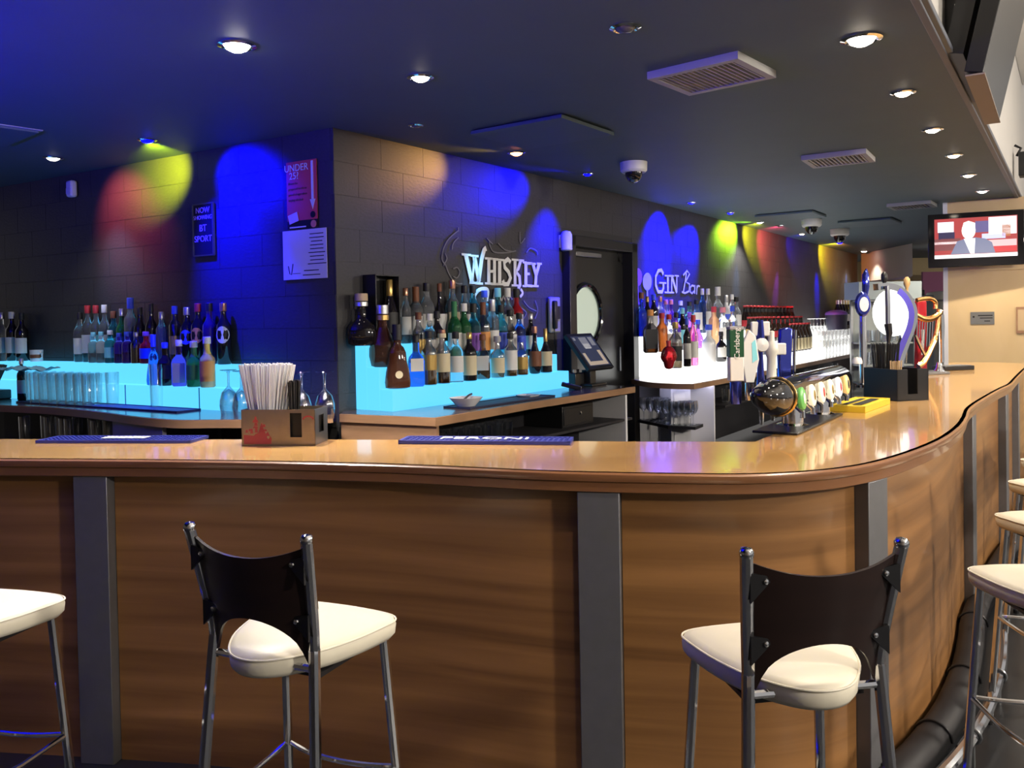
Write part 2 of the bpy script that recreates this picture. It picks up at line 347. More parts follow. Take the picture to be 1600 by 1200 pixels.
# ---- far end of the bar: pillar, lintels, corridor walls
pA = Z(1480, 410, 2.2); dist = 10.7
def atY(px, py, y):
    d = ray(px, py); t = y / d.y; return Vector((0, 0, EYE)) + d * t
pl = atY(1481, 480, 10.1); rzP = math.atan2(-D.x, D.y) * -1
pdir = Vector((D.y, -D.x))
def PP(u, v=0): return Vector((pl.x, pl.y)) + pdir * u - D * v
pil = struct(bpy.data.objects.new('wall_pillar', None)); COL.objects.link(pil)
q = PP(1.0, -0.5)
MB().box((0, 0, 0), (2.0, 1.0, CEIL)).build('core', M['pillar'], pil, loc=(q.x, q.y, CEIL / 2), rz=math.atan2(pdir.y, pdir.x))
for k, (u0, u1) in enumerate(((0.0, 0.86), (0.87, 1.95))):
    for z0, z1 in ((0.0, 2.10), (2.11, 2.93)):
        q = PP((u0 + u1) / 2, 0.008)
        MB().box((0, 0, 0), (u1 - u0 - 0.006, 0.016, z1 - z0 - 0.006)).build('panel', M['pillar'], pil, loc=(q.x, q.y, (z0 + z1) / 2), rz=math.atan2(pdir.y, pdir.x))
q = PP(-0.02, -0.02); sbuild('trim_2', MB().box((0, 0, CEIL / 2), (0.05, 0.08, CEIL)), M['whitelam'], loc=(q.x, q.y, 0), rz=math.atan2(pdir.y, pdir.x))
# corridor beyond
M['cwall'] = mat('cream_wall', (0.50, 0.38, 0.20), 0.7, noise=0.06, nscale=2); M['pinkw'] = mat('pink_wall', (0.42, 0.15, 0.28), 0.7)
def wallseg(name, a, b, z0, z1, m, th=0.08):
    a = Vector(a[:2]); b = Vector(b[:2]); c = (a + b) / 2
    return sbuild(name, MB().box((0, 0, 0), ((b - a).length, th, z1 - z0)), m, loc=(c.x, c.y, (z0 + z1) / 2), rz=math.atan2((b - a).y, (b - a).x))
def ay(px, y): q = atY(px, 450, y); return (q.x, q.y)
wallseg('wall_far', ay(1340, 21), ay(1520, 21), 0, CEIL, M['cwall'])
wallseg('wall_pink', ay(1441, 19.0), ay(1482, 19.0), 0, atY(1441, 425, 19).z, M['pinkw'])
wallseg('wall_cream', ay(1398, 20), ay(1470, 20), 0, CEIL, mat('cream_wall_light', (0.58, 0.46, 0.26), 0.7))
a_, b_ = Vector(ay(1346, 18.3)), Vector(ay(1426, 15.8)); z_b = atY(1426, 431, 15.8).z
sbuild('wall_bulkhead', MB().prism([tuple(a_), tuple(b_), tuple(b_ + Vector((0.5, 1.2))), tuple(a_ + Vector((0.5, 1.2)))], z_b, CEIL), M['bulk'])

# ================================================================== LAMPS, SEEN AND ADDED
WARM = (1.0, 0.86, 0.68); WHT = (1.0, 0.95, 0.86); BLUE = (0.0, 0.0, 1.0)
for i, (px, py) in enumerate([(1346, 60), (1411, 144), (1457, 202), (1490, 242), (1513, 273), (1535, 298), (1548, 317)]):
    downlight(px, py, ['nearest large glowing white downlight in the row above the right bar', 'second glowing downlight along the ceiling edge row, behind the largest one', 'third glowing downlight along the ceiling edge row on the right', 'fourth glowing downlight along the ceiling edge row on the right', 'fifth dimmer downlight along the ceiling edge row on the right', 'sixth downlight along the ceiling edge row, just above the television', 'farthest downlight of the edge row, close above the television'][i],
              col=WARM, e=[200, 170, 170, 170, 170, 220, 220][i], deg=110, lens=30 if i == 0 else 14, size=0.066 if i == 0 else 0.05)
downlight(370, 70, 'large bright white downlight in the blue ceiling at upper left', WHT, 800, 104, 40, size=0.062)
downlight(657, 120, 'warm white downlight in the blue ceiling above the middle of the bar', WARM, 400, 84, 16)
downlight(977, 42, 'unlit downlight with chrome ring near the top, left of the nearest vent', off=True)
D1_ = downlight(83, 246, 'dim white downlight above the far left bottles', WHT, 40, 100, 6)
downlight(650, 195, 'small unlit downlight near the wall corner', off=True, size=0.035)
FIX = {'d1': D1_, 'b1': downlight(230, 218, 'blue glowing downlight near the left wall', BLUE, 0, 90, 60, size=0.045),
       'o1': downlight(807, 238, 'orange glowing downlight in front of the whiskey lettering wall', (1.0, 0.30, 0.06), 0, 90, 30),
       'b2': downlight(918, 271, 'blue glowing twin downlight left of the nearest dome camera', BLUE, 0, 90, 60, size=0.04),
       'b3': downlight(1080, 316, 'blue downlight above the gin lettering, nearer of two', BLUE, 0, 90, 60, size=0.04),
       'b4': downlight(1141, 332, 'blue downlight over the gin shelf, farther of two', BLUE, 0, 90, 60, size=0.04),
       'w1': downlight(1187, 347, 'small white downlight left of the middle dome camera', WHT, 160, 110, 8, size=0.045),
       'u1': downlight(1218, 352, 'small unlit downlight between a white lamp and a dome camera', off=True, size=0.045),
       'y1': downlight(1253, 365, 'small amber downlight below the middle dome camera', (1, .8, .4), 0, 90, 12, size=0.045),
       'b5': downlight(1312, 379, 'small blue downlight under the farthest dome camera', BLUE, 0, 90, 60, size=0.05),
       'w2': downlight(1350, 392, 'warm downlight at the far end of the long wall', WARM, 110, 100, 18, size=0.06),
       'x1': downlight(0, 0, 'warm downlight of the far corridor, hidden behind the television', WARM, 320, 130, 12, pos=(8.3, 16.6, CEIL))}  # last one is added out of sight to brighten the corridor
def wash(fr, px, py, fx, col, e, deg, v=0.0, blend=1.0, start=None):
    t = fr.at(px, py, v); o = Vector(start) if start else Vector(FIX[fx].location) + Vector((0, 0, -0.03))
    spot(o, t, col, e, deg, blend, 0.02, parent=FIX[fx])
wash(FL, 378, 285, 'b1', BLUE, 650, 54); wash(FL, 370, 430, 'b1', BLUE, 1000, 60); wash(FL, 262, 272, 'b1', (0.80, 0.95, 0.0), 480, 56); wash(FL, 195, 335, 'd1', (1.0, 0.10, 0.14), 110, 80); wash(FL, 190, 440, 'd1', (0.2, 0.5, 1.0), 70, 44)
wash(FW, 655, 262, 'o1', (1.0, 0.50, 0.06), 90, 46); wash(FW, 738, 425, 'o1', (0.10, 0.62, 1.0), 85, 22); wash(FW, 742, 470, 'o1', (0.05, 0.35, 1.0), 110, 26); wash(FW, 780, 300, 'b2', BLUE, 260, 44); wash(FW, 852, 395, 'b2', BLUE, 620, 56)
wash(FG, 1030, 375, 'b3', BLUE, 1500, 80); wash(FG, 1025, 460, 'b3', BLUE, 900, 60); wash(FG, 1072, 410, 'b4', BLUE, 900, 62)
wash(FG, 1143, 368, 'w1', (0.50, 1.0, 0.02), 420, 78); wash(FG, 1172, 374, 'w1', (0.95, 0.90, 0.02), 600, 60); wash(FG, 1150, 450, 'w1', (0.10, 0.40, 1.0), 120, 24)
wash(FG, 1200, 392, 'u1', (1.0, 0.05, 0.12), 600, 74); wash(FG, 1212, 455, 'y1', (0.45, 0.05, 1.0), 300, 20); wash(FG, 1240, 392, 'y1', BLUE, 160, 60)
wash(FG, 1288, 400, 'b5', (1.0, 0.72, 0.02), 800, 80); wash(FG, 1308, 412, 'b5', (1, .12, .08), 500, 50); wash(FG, 1276, 450, 'b5', BLUE, 900, 28); wash(FG, 1322, 440, 'w2', (0.05, 0.25, 1.0), 400, 22)
wash(FL, 200, 622, 'b1', BLUE, 500, 40, v=.45); wash(FL, 330, 640, 'b1', BLUE, 400, 30, v=.5); wash(FW, 870, 608, 'b2', BLUE, 260, 26, v=.5); wash(FG, 1000, 640, 'b3', BLUE, 200, 20, v=.4)
# added downlights outside the picture, brightening stools, bar and hall
for i, (x, y, e, dg_) in enumerate([(0.42, 2.12, 75, 62), (-0.75, 2.1, 68, 62), (-1.75, 2.35, 58, 62), (1.05, 3.02, 120, 90)]):
    downlight(0, 0, ['downlight of the soffit above the right dark-backed stool', 'downlight of the soffit above the left dark-backed stool', 'downlight of the soffit above the stool at the left edge', 'downlight of the soffit above the bar curve'][i], WARM, e, dg_, 14, pos=(x, y, CEIL))
for i, (x, y) in enumerate([(2.6, 1.0), (4.0, 3.0), (5.4, 5.0), (6.6, 7.0)]):
    downlight(0, 0, ['high hall downlight nearest the camera, beyond the picture', 'second high hall downlight, beyond the picture', 'third high hall downlight, beyond the picture', 'fourth high hall downlight near the pillar, beyond the picture'][i], WHT, [120, 120, 150, 260][i], 120, 14, pos=(x, y, 4.55), z=4.55, size=0.09)
# added blue torch lamps left of the picture, turning the ceiling blue
for i, (x, y, e) in enumerate([(-4.3, 2.7, 1000), (-3.0, 1.5, 700)]):
    t = thing('uplighter', ['blue torch uplighter at the left, beyond the picture', 'blue torch uplighter left of the camera, beyond the picture'][i], 'lamp', (x, y, FLOOR)); hu = 2.05 - FLOOR
    MB().lathe([(.14, 0), (.14, .02), (.02, .03)], 16).build('foot', M['black'], t); MB().tube([(0, 0, .02), (0, 0, hu - .1)], .014, 8).build('pole', M['black'], t); MB().lathe([(.02, hu - .12), (.09, hu), (.085, hu), (.02, hu - .1)], 16, cap=False).build('bowl', M['black'], t); MB().lathe([(.001, hu - .05), (.05, hu - .05)], 12, cap=False).build('lens', emitter('blue_lens', BLUE, 10), t)
    spot((x, y, FLOOR + hu), (x + .45, y + .55, FLOOR + hu + 1), BLUE, e, 150, 1.0, .04, parent=t)
# added globe pendants right of the picture, brightening bulkhead, front panels and pillar
for i, (x, y, e) in enumerate([(4.2, -0.6, 560), (6.4, 2.6, 520), (8.6, 5.9, 420)]):
    t = thing('globe_pendant', ['white globe pendant right of the camera, beyond the picture', 'second white globe pendant on the right, beyond the picture', 'third white globe pendant on the right, beyond the picture'][i], 'lamp', (x, y, 3.2))
    MB().lathe([(.16 * math.sin(math.pi * k / 10) + .0005, -.16 * math.cos(math.pi * k / 10)) for k in range(11)], 18, cap=False).build('globe', emitter('globe_glass', (1, .93, .82), 5), t); MB().tube([(0, 0, .16), (0, 0, 1.35)], .006, 6).build('cord', M['black'], t)
    d_ = bpy.data.lights.new('globe_lamp', 'POINT'); d_.energy = e; d_.color = (1, .9, .76); d_.shadow_soft_size = .17; o = bpy.data.objects.new('globe_lamp', d_); COL.objects.link(o); o.parent = t; o.location = (0, 0, -.34)

# ================================================================== THE BAR
fe = spline([(-3.6, 3.56), (-2.9, 3.49), (-2.06, 3.385), (-1.25, 3.265), (-.48, 3.10), (.10, 2.90), (.525, 2.805), (.836, 2.775), (1.126, 2.86), (1.40, 3.07), (1.75, 3.45), (2.05, 3.86), (2.27, 4.21), (2.50, 4.60), (2.80, 5.03), (3.31, 5.72), (3.62, 6.12), (4.01, 6.70), (4.55, 7.50), (5.2, 8.45)], 6)
be = [(5.05, 8.84), (4.62, 8.93), (4.29, 8.33), (1.154, 3.731), (1.006, 3.51), (.534, 3.568), (-.58, 3.765), (-2.45, 4.02), (-3.6, 4.16)]
bt = thing('bar_worktop', 'polished light wooden bar top curving along the whole counter', 'worktop', (0, 0, 0))
MB().prism([tuple(q) for q in offset(fe, 0.012)] + be, ZT - 0.035, ZT).build('top', M['top'], bt, smooth=0)
def sweep(line, prof, mb=None, m=0):
    mb = mb or MB(); k = len(prof); vs = []
    offs = [offset(line, d) for d, z in prof]
    for i in range(len(line)):
        for j, (d, z) in enumerate(prof): vs.append((offs[j][i].x, offs[j][i].y, z))
    fs = [(i * k + j, (i + 1) * k + j, (i + 1) * k + (j + 1) % k, i * k + (j + 1) % k) for i in range(len(line) - 1) for j in range(k)]
    fs += [tuple(range(k)), tuple((len(line) - 1) * k + j for j in range(k - 1, -1, -1))]
    return mb.add(vs, fs, m)
jt = min(range(len(fe)), key=lambda i: (fe[i] - Vector((.56, 2.80))).length)
NP = [(0.03, ZT), (0.012, ZT), (0.002, ZT - 0.006), (0.0, ZT - 0.016), (0.004, ZT - 0.03), (0.012, ZT - 0.034), (0.012, ZT - 0.066), (0.018, ZT - 0.070), (0.03, ZT - 0.070)]
sweep(fe[:jt + 1], NP).build('nosing', M['nosing'], bt); sweep(fe[jt:], NP).build('nosing', M['nosing'], bt)
# bar front: veneer panels between steel posts
bf = thing('bar_counter', 'curved brown veneer bar counter with steel posts and foot rail', 'bar counter', (0, 0, 0))
pf = offset(fe, 0.07); acc = [0]
for i in range(1, len(pf)): acc.append(acc[-1] + (pf[i] - pf[i - 1]).length)
def pf_at(s):
    for i in range(1, len(pf)):
        if acc[i] >= s:
            t = (s - acc[i - 1]) / (acc[i] - acc[i - 1]); d = (pf[i] - pf[i - 1]).normalized(); return pf[i - 1].lerp(pf[i], t), d
    return pf[-1], (pf[-1] - pf[-2]).normalized()
def s_of(px, py=770):
    best = None
    for k in range(0, int(acc[-1] * 200)):
        p, d = pf_at(k / 200.0); v = Vector((p.x, p.y, 0.9 - EYE)); x = CX + FPX * v.dot(CR) / v.dot(_f0)
        if best is None or abs(x - px) < best[0]: best = (abs(x - px), k / 200.0)
    return best[1]
posts = [s_of(153), s_of(938), s_of(1352), s_of(1508), s_of(1562), s_of(1582)]
posts = [posts[0] - (posts[1] - posts[0])] + posts
edges = [0.02] + [q for s in posts if s > 0.1 for q in (s - 0.075, s + 0.075)] + [acc[-1] - 0.02]
for k in range(0, len(edges) - 1, 2):
    s0, s1 = edges[k], edges[k + 1]
    if s1 - s0 < 0.05: continue
    n = max(2, int((s1 - s0) / 0.06)); ln = [pf_at(s0 + (s1 - s0) * i / n)[0] for i in range(n + 1)]
    sweep(ln, [(0, FLOOR), (0.02, FLOOR), (0.02, ZT - 0.05), (0, ZT - 0.05)]).build('panel', M['front'], bf, smooth=20)
for s in posts:
    if s < 0.1: continue
    p, d = pf_at(s); n = Vector((d.y, -d.x)); q = p + n * 0.012
    MB().box((0, 0, 0), (0.145, 0.075, ZT - 0.07 - FLOOR)).build('post', M['post'], bf, loc=(q.x, q.y, (ZT - 0.07 + FLOOR) / 2), rz=math.atan2(d.y, d.x), bevel=0.003)
sr = thing('under_bar_unit', 'black under bar unit behind the right bar top', 'cabinet', (0, 0, 0))  # black box added so the bar well shows dark, not lit floor
_b = [Vector((4.1, 8.05)), Vector((1.154, 3.731)), Vector((1.006, 3.51)), Vector((.534, 3.568)), Vector((-.58, 3.765)), Vector((-2.45, 4.02))]
sweep(offset(_b, -.03), [(0, FLOOR), (-.34, FLOOR), (-.34, .84), (0, .90)]).build('body', M['void'], sr)
# low black kick step and foot rail
kick = [q for q in offset(fe, -0.005) if q.x > 1.02]
MB().tube([(q.x, q.y, FLOOR + .068) for q in kick], .066, 12).build('kick_plinth', M['void'], bf)
rline = [q for q in offset(fe, -0.145) if q.x > 1.0]; ZR = FLOOR + 0.12
rail = MB().tube([(q.x, q.y, ZR) for q in rline], 0.024, 10).build('foot_rail', M['chrome'], bf)
for s in (5.0, 5.45, 6.1, 6.9, 7.8):
    p, d = pf_at(s); n = Vector((d.y, -d.x)); q = p + n * 0.215; d3 = Vector((d.x, d.y, 0)); n3 = Vector((n.x, n.y, 0)); c3 = Vector((q.x, q.y, ZR))
    MB().tube([c3 + n3 * (.029 * math.cos(a)) + Vector((0, 0, .029 * math.sin(a))) for a in [2 * math.pi * k / 14 for k in range(14)]], .007, 6, closed=True).tube([(q.x, q.y, FLOOR), (q.x, q.y, ZR - .02)], .010, 8).build('rail_clamp', M['steel'], rail)
    q = p + n * 0.075; c3 = Vector((q.x, q.y, FLOOR + .068))
    MB().tube([c3 + n3 * (.069 * math.cos(a)) + Vector((0, 0, .069 * math.sin(a))) for a in [math.pi * k / 12 for k in range(13)]], .006, 6).build('plinth_band', M['black'], bf)

# ================================================================== BACK COUNTERS AND LIT SHELVES
def poly_counter(name, label, poly, front, ztop, th=0.04, lip=M['lip']):
    t = thing(name, label, 'counter', (0, 0, 0))
    MB().prism(poly, ztop - th, ztop).build('top', M['backtop'], t, smooth=0)
    fr = [Vector(q) for q in front]; sweep(fr, [(-0.004, ztop), (0.02, ztop), (0.02, ztop - th - 0.012), (-0.004, ztop - th - 0.012)]).build('lip', lip, t)
    return t
def zb(px, py, z=ZB): q = Z(px, py, z); return (q.x, q.y)
lf_ = spline([zb(-80, 629), zb(0, 633), zb(70, 636), zb(140, 642), zb(210, 651), zb(270, 656), zb(330, 656), zb(400, 655), zb(520, 648)], 5)
lcl = poly_counter('back_counter', 'left back counter with wavy brown edge under the blue lit shelf', [tuple(q) for q in offset(lf_, 0.01)] + [tuple(FL.P(FL.len - 0.02, 0.02)[:2]), tuple(FL.P(0.3, 0.02)[:2])], lf_, ZB)
wfr = [Vector(zb(531, 647)), Vector(zb(610, 650)), Vector(zb(680, 653)), Vector(zb(760, 640)), Vector(zb(830, 628)), Vector(zb(992, 604))]
wend = FW.P(FW.u(wfr[-1]) + 0.05, 0.02); 
wcl = poly_counter('back_counter', 'middle back counter holding the whiskey shelf and till', [tuple(q) for q in offset(wfr, 0.01)] + [tuple(FW.P(D0 - 0.05, 0.02)[:2]), tuple(FW.P(0.03, 0.02)[:2])], wfr, ZB)
gfr = spline([zb(986, 592, ZG), zb(1012, 597, ZG), zb(1050, 599.5, ZG), zb(1084, 600, ZG)], 4)[:-1] + [Vector(zb(1084, 600, ZG)), Vector(zb(1140, 590, ZG)), Vector(zb(1240, 571, ZG)), Vector(zb(1342, 551, ZG))]
gcl = poly_counter('back_counter', 'long right back counter under the white lit gin shelf', [tuple(q) for q in offset(gfr, 0.01)] + [tuple(FG.P(FG.u(gfr[-1]) + .3, 0.02)[:2]), tuple(FG.P(0.12, 0.02)[:2])], gfr, ZG)
# cabinets under the counters
def strip(line, inset, z0, z1, mt, name, parent, th=0.03, smooth=20):
    return sweep(offset(line, inset), [(0, z0), (th, z0), (th, z1), (0, z1)]).build(name, mt, parent, smooth=smooth)
cl = thing('back_bar_cabinet', 'open dark cabinet with grey panel under the left back counter', 'cabinet', (0, 0, 0))
strip(lf_, 0.45, 0.2, ZB - 0.06, M['void'], 'back_panel', cl); 
k0 = [q for q in lf_ if zb(128, 650)[0] < q.x < zb(272, 650)[0]]
strip(k0, 0.03, 0.2, ZB - 0.05, M['grey'], 'door', cl)
sweep(offset(lf_, 0.04), [(0, 0.66), (0.4, 0.66), (0.4, 0.68), (0, 0.68)]).build('shelf', M['void'], cl)
cw = thing('back_bar_cabinet', 'dark shelf cabinet with brown end panel under the whiskey counter', 'cabinet', (0, 0, 0))
strip(wfr[:3], 0.012, 0.2, ZB - 0.045, M['lip'], 'end_panel', cw)
strip(wfr[2:], 0.5, 0.2, ZB - 0.05, M['void'], 'back_panel', cw)
sweep(offset(wfr[2:], 0.03), [(0, 0.74), (0.47, 0.74), (0.47, 0.76), (0, 0.76)]).build('shelf', M['void'], cw)
e0 = wfr[-1]; ed_ = (wfr[-1] - wfr[-2]).normalized(); en = Vector((-ed_.y, ed_.x))
for k, (o_, m_) in enumerate(((0.10, M['whitelam']),)):
    q = e0 - ed_ * 0.12 + en * 0.3; MB().box((0, 0, 0), (0.03, 0.56, ZB - 0.27)).build('end_panel', m_, cw, loc=(q.x, q.y, (ZB - 0.06 + 0.2) / 2), rz=math.atan2(ed_.y, ed_.x))
cg = thing('back_bar_cabinet', 'white end cabinet with glass shelf under the gin counter', 'cabinet', (0, 0, 0))
gA = Vector(zb(1000, 596, ZG)); gB = Vector(zb(1121, 594, ZG)); gC = FG.P(FG.u(gB), 0.1); 
gl = [Vector(zb(992, 593.5, ZG)), Vector(zb(1040, 599, ZG)), Vector(zb(1084, 600, ZG)), Vector(zb(1119, 594, ZG))]; zs = 0.56
strip(gl, 0.30, 0.2, ZG - 0.05, M['whitelam'], 'back_panel', cg)
sweep([Vector(FG.P(0.05, 0.03)[:2]), Vector(FG.P(0.75, 0.03)[:2])], [(0, 0.2), (0.012, 0.2), (0.012, ZG - 0.05), (0, ZG - 0.05)]).build('wall_lining', M['whitelam'], cg)
g3 = offset(gl, .30)[-1]; sweep([g3, gl[-1] + Vector((-.02, .02))], [(0, 0.2), (0.025, 0.2), (0.025, ZG - 0.05), (0, ZG - 0.05)]).build('side_panel', M['whitelam'], cg)
MB().tube([(q.x, q.y, ZG - .046) for q in offset(gl, .06)], .006, 6).build('led_strip', emitter('led_white', (.72, .72, 1.0), 26), cg)
sweep(offset(gl[:3], .03), [(0, zs - .03), (.26, zs - .03), (.26, zs), (0, zs)]).build('shelf', M['black'], cg, smooth=0)
strip(gfr[-3:], 0.45, 0.2, ZG - 0.05, M['void'], 'back_panel', cg)
sweep(offset(gfr[-3:], 0.05), [(0, 0.66), (0.4, 0.66), (0.4, 0.68), (0, 0.68)]).build('shelf', M['void'], cg)
# lit stepped acrylic shelves
def lit_shelf(name, label, fr, u0, u1, tiers, z0, mt, seams):
    t = thing(name, label, 'lit shelf', fr.P(u0, 0, z0), fr.rz)
    L = u1 - u0; v = 0.012
    for i, (v1, zt) in enumerate(tiers):
        MB().box((L / 2, -(v + v1) / 2, (zt - z0) / 2), (L, v1 - v, zt - z0)).build('step', mt, t, smooth=0, bevel=0.004); v = v1 + 0.0015
        if i == len(tiers) - 1:
            for s in seams: MB().box((s - u0, -v - 0.001, (zt - z0) / 2), (0.006, 0.004, zt - z0)).build('seam', M['seam'], t)
    return t
UL = FL.len
TL = [(0.175, 1.34), (0.29, 1.185)]; TW = [(0.12, 1.47), (0.24, 1.32), (0.36, 1.175)]; TG = [(0.27, 1.43), (0.52, 1.27), (0.74, 1.115)]
lit_shelf('lit_bottle_shelf', 'stepped cyan lit shelf along the left wall', FL, UL - 3.9, UL - 0.62, TL, ZB, M['cyan'], [UL - 1.05, UL - 1.9, UL - 2.7])
lit_shelf('lit_bottle_shelf', 'stepped cyan lit whiskey shelf beside the black door', FW, 0.15, 2.36, TW, ZB, M['cyan'], [])
lit_shelf('lit_bottle_shelf', 'stepped white lit gin shelf along the right wall', FG, 0.12, 7.6, TG, ZG, M['wbox'], [2.6, 4.9])

# ================================================================== BOTTLES
PROF = {
 'std':   [(.86, 0), (1, .015), (1, .58), (.93, .64), (.62, .70), (.40, .76), (.36, .84), (.36, .93), (.42, .935), (.42, .95)],
 'wine':  [(.86, 0), (1, .015), (1, .56), (.95, .62), (.70, .68), (.42, .74), (.37, .80), (.36, .95)],
 'tall':  [(.86, 0), (1, .01), (1, .66), (.85, .70), (.48, .76), (.44, .95)],
 'fat':   [(.86, 0), (1, .02), (1, .52), (.92, .58), (.5, .66), (.36, .72), (.36, .92), (.45, .925), (.45, .95)],
 'onion': [(.6, 0), (.82, .02), (1, .18), (.98, .30), (.80, .42), (.50, .55), (.32, .66), (.28, .80), (.34, .82), (.34, .86)],
 'flagon': [(.7, 0), (.95, .04), (1, .22), (.92, .36), (.6, .46), (.34, .53), (.30, .62), (.30, .80), (.36, .82), (.36, .86)],
 'bell':  [(.72, 0), (.95, .015), (1, .10), (.90, .26), (.72, .42), (.66, .56), (.50, .64), (.30, .68), (.28, .74), (.30, .76)],
 'champ': [(.86, 0), (1, .02), (1, .42), (.88, .52), (.56, .66), (.38, .76), (.36, .95)],
 'cognac': [(.8, 0), (1, .02), (.98, .34), (.86, .46), (.52, .58), (.32, .68), (.28, .78), (.28, .94)],
 'short': [(.8, 0), (1, .04), (1, .50), (.86, .58), (.44, .66), (.38, .72), (.38, .94)],
}
ORD = ['first', 'second', 'third', 'fourth', 'fifth', 'sixth', 'seventh', 'eighth', 'ninth', 'tenth', 'eleventh', 'twelfth', 'thirteenth', 'fourteenth', 'fifteenth', 'sixteenth', 'seventeenth', 'eighteenth']
def bottle(loc, h, w, style, glass, lab, cap, label, rz, cat='bottle', group=None, sq=2.0, capf=0.14, labz=(0.16, 0.48), labround=False, stopper=False, neckring=None, neckcol=None, dy=None):
    r = w / 2; dy = dy or (0.62 if sq > 2.5 and w > 0.075 else 1.0)
    t = thing('bottle', label, cat, loc, rz, group)
    pr = [(a * r, z * h) for a, z in PROF[style]]
    n = 14 if sq == 2 else 24
    liq = glass in ('amber', 'pale', 'brown') and style not in ('bell', 'onion')
    body = MB().lathe(pr, n, sq=sq, dy=dy).build('body', M['shell'] if liq else G[glass], t, smooth=50)
    if liq:
        zl = h * random.uniform(.34, .56); lp_ = [(a * .93, z + .004 if i == 0 else z) for i, (a, z) in enumerate(pr) if z < zl]; lp_ += [(lp_[-1][0], zl)]
        MB().lathe(lp_, n, sq=sq, dy=dy).build('liquid', G[glass], body, smooth=50)
    zn = pr[-1][1]; rn = pr[-1][0]
    if cap:
        z0 = h * (1 - capf)
        if stopper: cp = [(rn * 0.7, zn - 0.004), (rn * 1.25, zn), (rn * 1.25, h), (rn * 1.1, h + 0.002)]
        else: cp = [(rn * 1.14, z0), (rn * 1.16, z0 + 0.002), (rn * 1.12, h - 0.003), (rn * 1.0, h)]
        MB().lathe(cp, 12).build('stopper' if stopper else 'cap', LC[cap], t, smooth=40)
    if neckring: MB().lathe([(rn * 1.3, zn - h * .10), (rn * 1.3, zn - h * .02)], 12, cap=False).build('neck_label', LC[neckring], t)
    if neckcol:   # sleeve around shoulder of the neck
        zz = [(a, z) for a, z in pr if z > h * 0.62]; MB().lathe([(a * 1.04, z) for a, z in zz], 14, cap=False).build('neck_sleeve', LC[neckcol], t)
    if lab:
        z0, z1 = h * labz[0], h * labz[1]
        if labround:
            cz = (z0 + z1) / 2; rr = (z1 - z0) / 2; mb = MB(); vs = [(0, -r * 1.02 * dy, cz)]
            for i in range(16):
                a = 2 * math.pi * i / 16; x = min(rr, r * .86) * math.cos(a); vs.append((x, -math.sqrt(max(0, (r * 1.02) ** 2 - x * x)) * dy, cz + rr * math.sin(a)))
            mb.add(vs, [(0, 1 + i, 1 + (i + 1) % 16) for i in range(16)]).build('label_print', LC[lab], t)
        else:
            ra = [(max(a for a, z in pr if True) if True else r) * 1.012] * 2
            if sq == 2: MB().lathe([(ra[0], z0), (ra[0], z1)], 12, a0=-math.pi / 2 - 1.25, a1=-math.pi / 2 + 1.25, cap=False).build('label_print', LC[lab], t)
            else: MB().box((0, -r * dy * 1.0 - 0.0006, (z0 + z1) / 2), (w * 0.8, 0.0015, z1 - z0)).build('label_print', LC[lab], t, smooth=0)
    return t
def shelf_row(fr, tier_v, tier_z, rows, where, group, z_extra=0):
    rows_sorted = sorted(rows, key=lambda q: q[0])
    for i, q in enumerate(rows_sorted):
        px, ytop, w, style, glass, lab, cap, desc = q[:8]; kw = dict(q[8]) if len(q) > 8 else {}
        v = tier_v + kw.pop('dv', 0); z = tier_z + kw.pop('dz', 0)
        b = fr.at(px, 560, v); 
        for _ in range(3):     # follow the tilt of the picture down to the base
            vv = Vector((b.x, b.y, z)) - Vector((0, 0, EYE)); py = CY - FPX * vv.dot(CU) / vv.dot(_f0); b = fr.at(px, py, v)
        top = fr.at(px, ytop, v).z; h = max(0.10, top - z); dist = b.y; wm = w * dist / FPX * 1.25
        if 'dy' not in kw: wm = min(wm, .113 if fr is FW else .108 if fr is FL else .15)
        bottle((b.x, b.y, z), h, wm, style, glass, lab, cap, f'{desc}, {ORD[i]} from left in {where}', (fr.rz - 0.75 if fr is FW or fr is FG else fr.rz + 0.6) + random.uniform(-.2, .2), group=group, **kw)

S4 = dict(sq=4.0)
# ---- left wall, cyan shelf
shelf_row(FL, 0.065, 1.34, [
 (126, 488, 15, 'std', 'clear', 'white', 'black', 'clear bottle with white label'),
 (139, 477, 15, 'std', 'clear', 'white', 'red', 'clear bottle with red cap'),
 (152, 477, 15, 'std', 'clear', 'cyan', 'red', 'pale labelled red capped bottle'),
 (165, 476, 14, 'std', 'clear', 'white', 'white', 'clear bottle with white cap'),
 (179, 486, 15, 'std', 'teal', 'cyan', 'brown', 'bluish bottle with brown cap'),
 (192, 482, 15, 'wine', 'green', 'blue', 'silver', 'green bottle with silver cap'),
 (206, 465, 16, 'tall', 'clear', 'blue', 'blue', 'tall clear bottle with blue cap', dict(capf=.17)),
 (220, 480, 15, 'std', 'dark', 'blue', 'black', 'dark bottle with blue label'),
 (238, 474, 15, 'wine', 'dark', 'purple', 'black', 'slim dark bottle'),
 (254, 487, 14, 'tall', 'clear', None, 'silver', 'slim clear bottle'),
 (275, 478, 15, 'tall', 'brown', 'gold', 'blue', 'brown bottle with blue cap'),
 (294, 480, 21, 'std', 'dark', 'blue', 'silver', 'black bottle with round blue label', dict(labround=True, labz=(.34, .60))),
 (311, 474, 21, 'std', 'dark', 'orange', 'red', 'black bottle with round orange label', dict(labround=True, labz=(.34, .60))),
 (329, 473, 19, 'std', 'purple', None, 'black', 'violet bottle with black cap'),
 (351, 473, 25, 'std', 'dark', 'white', 'copper', 'large black bottle with round white label', dict(labround=True, labz=(.34, .62))),
 ], 'the back row, left shelf', 'bottles on the left lit shelf')
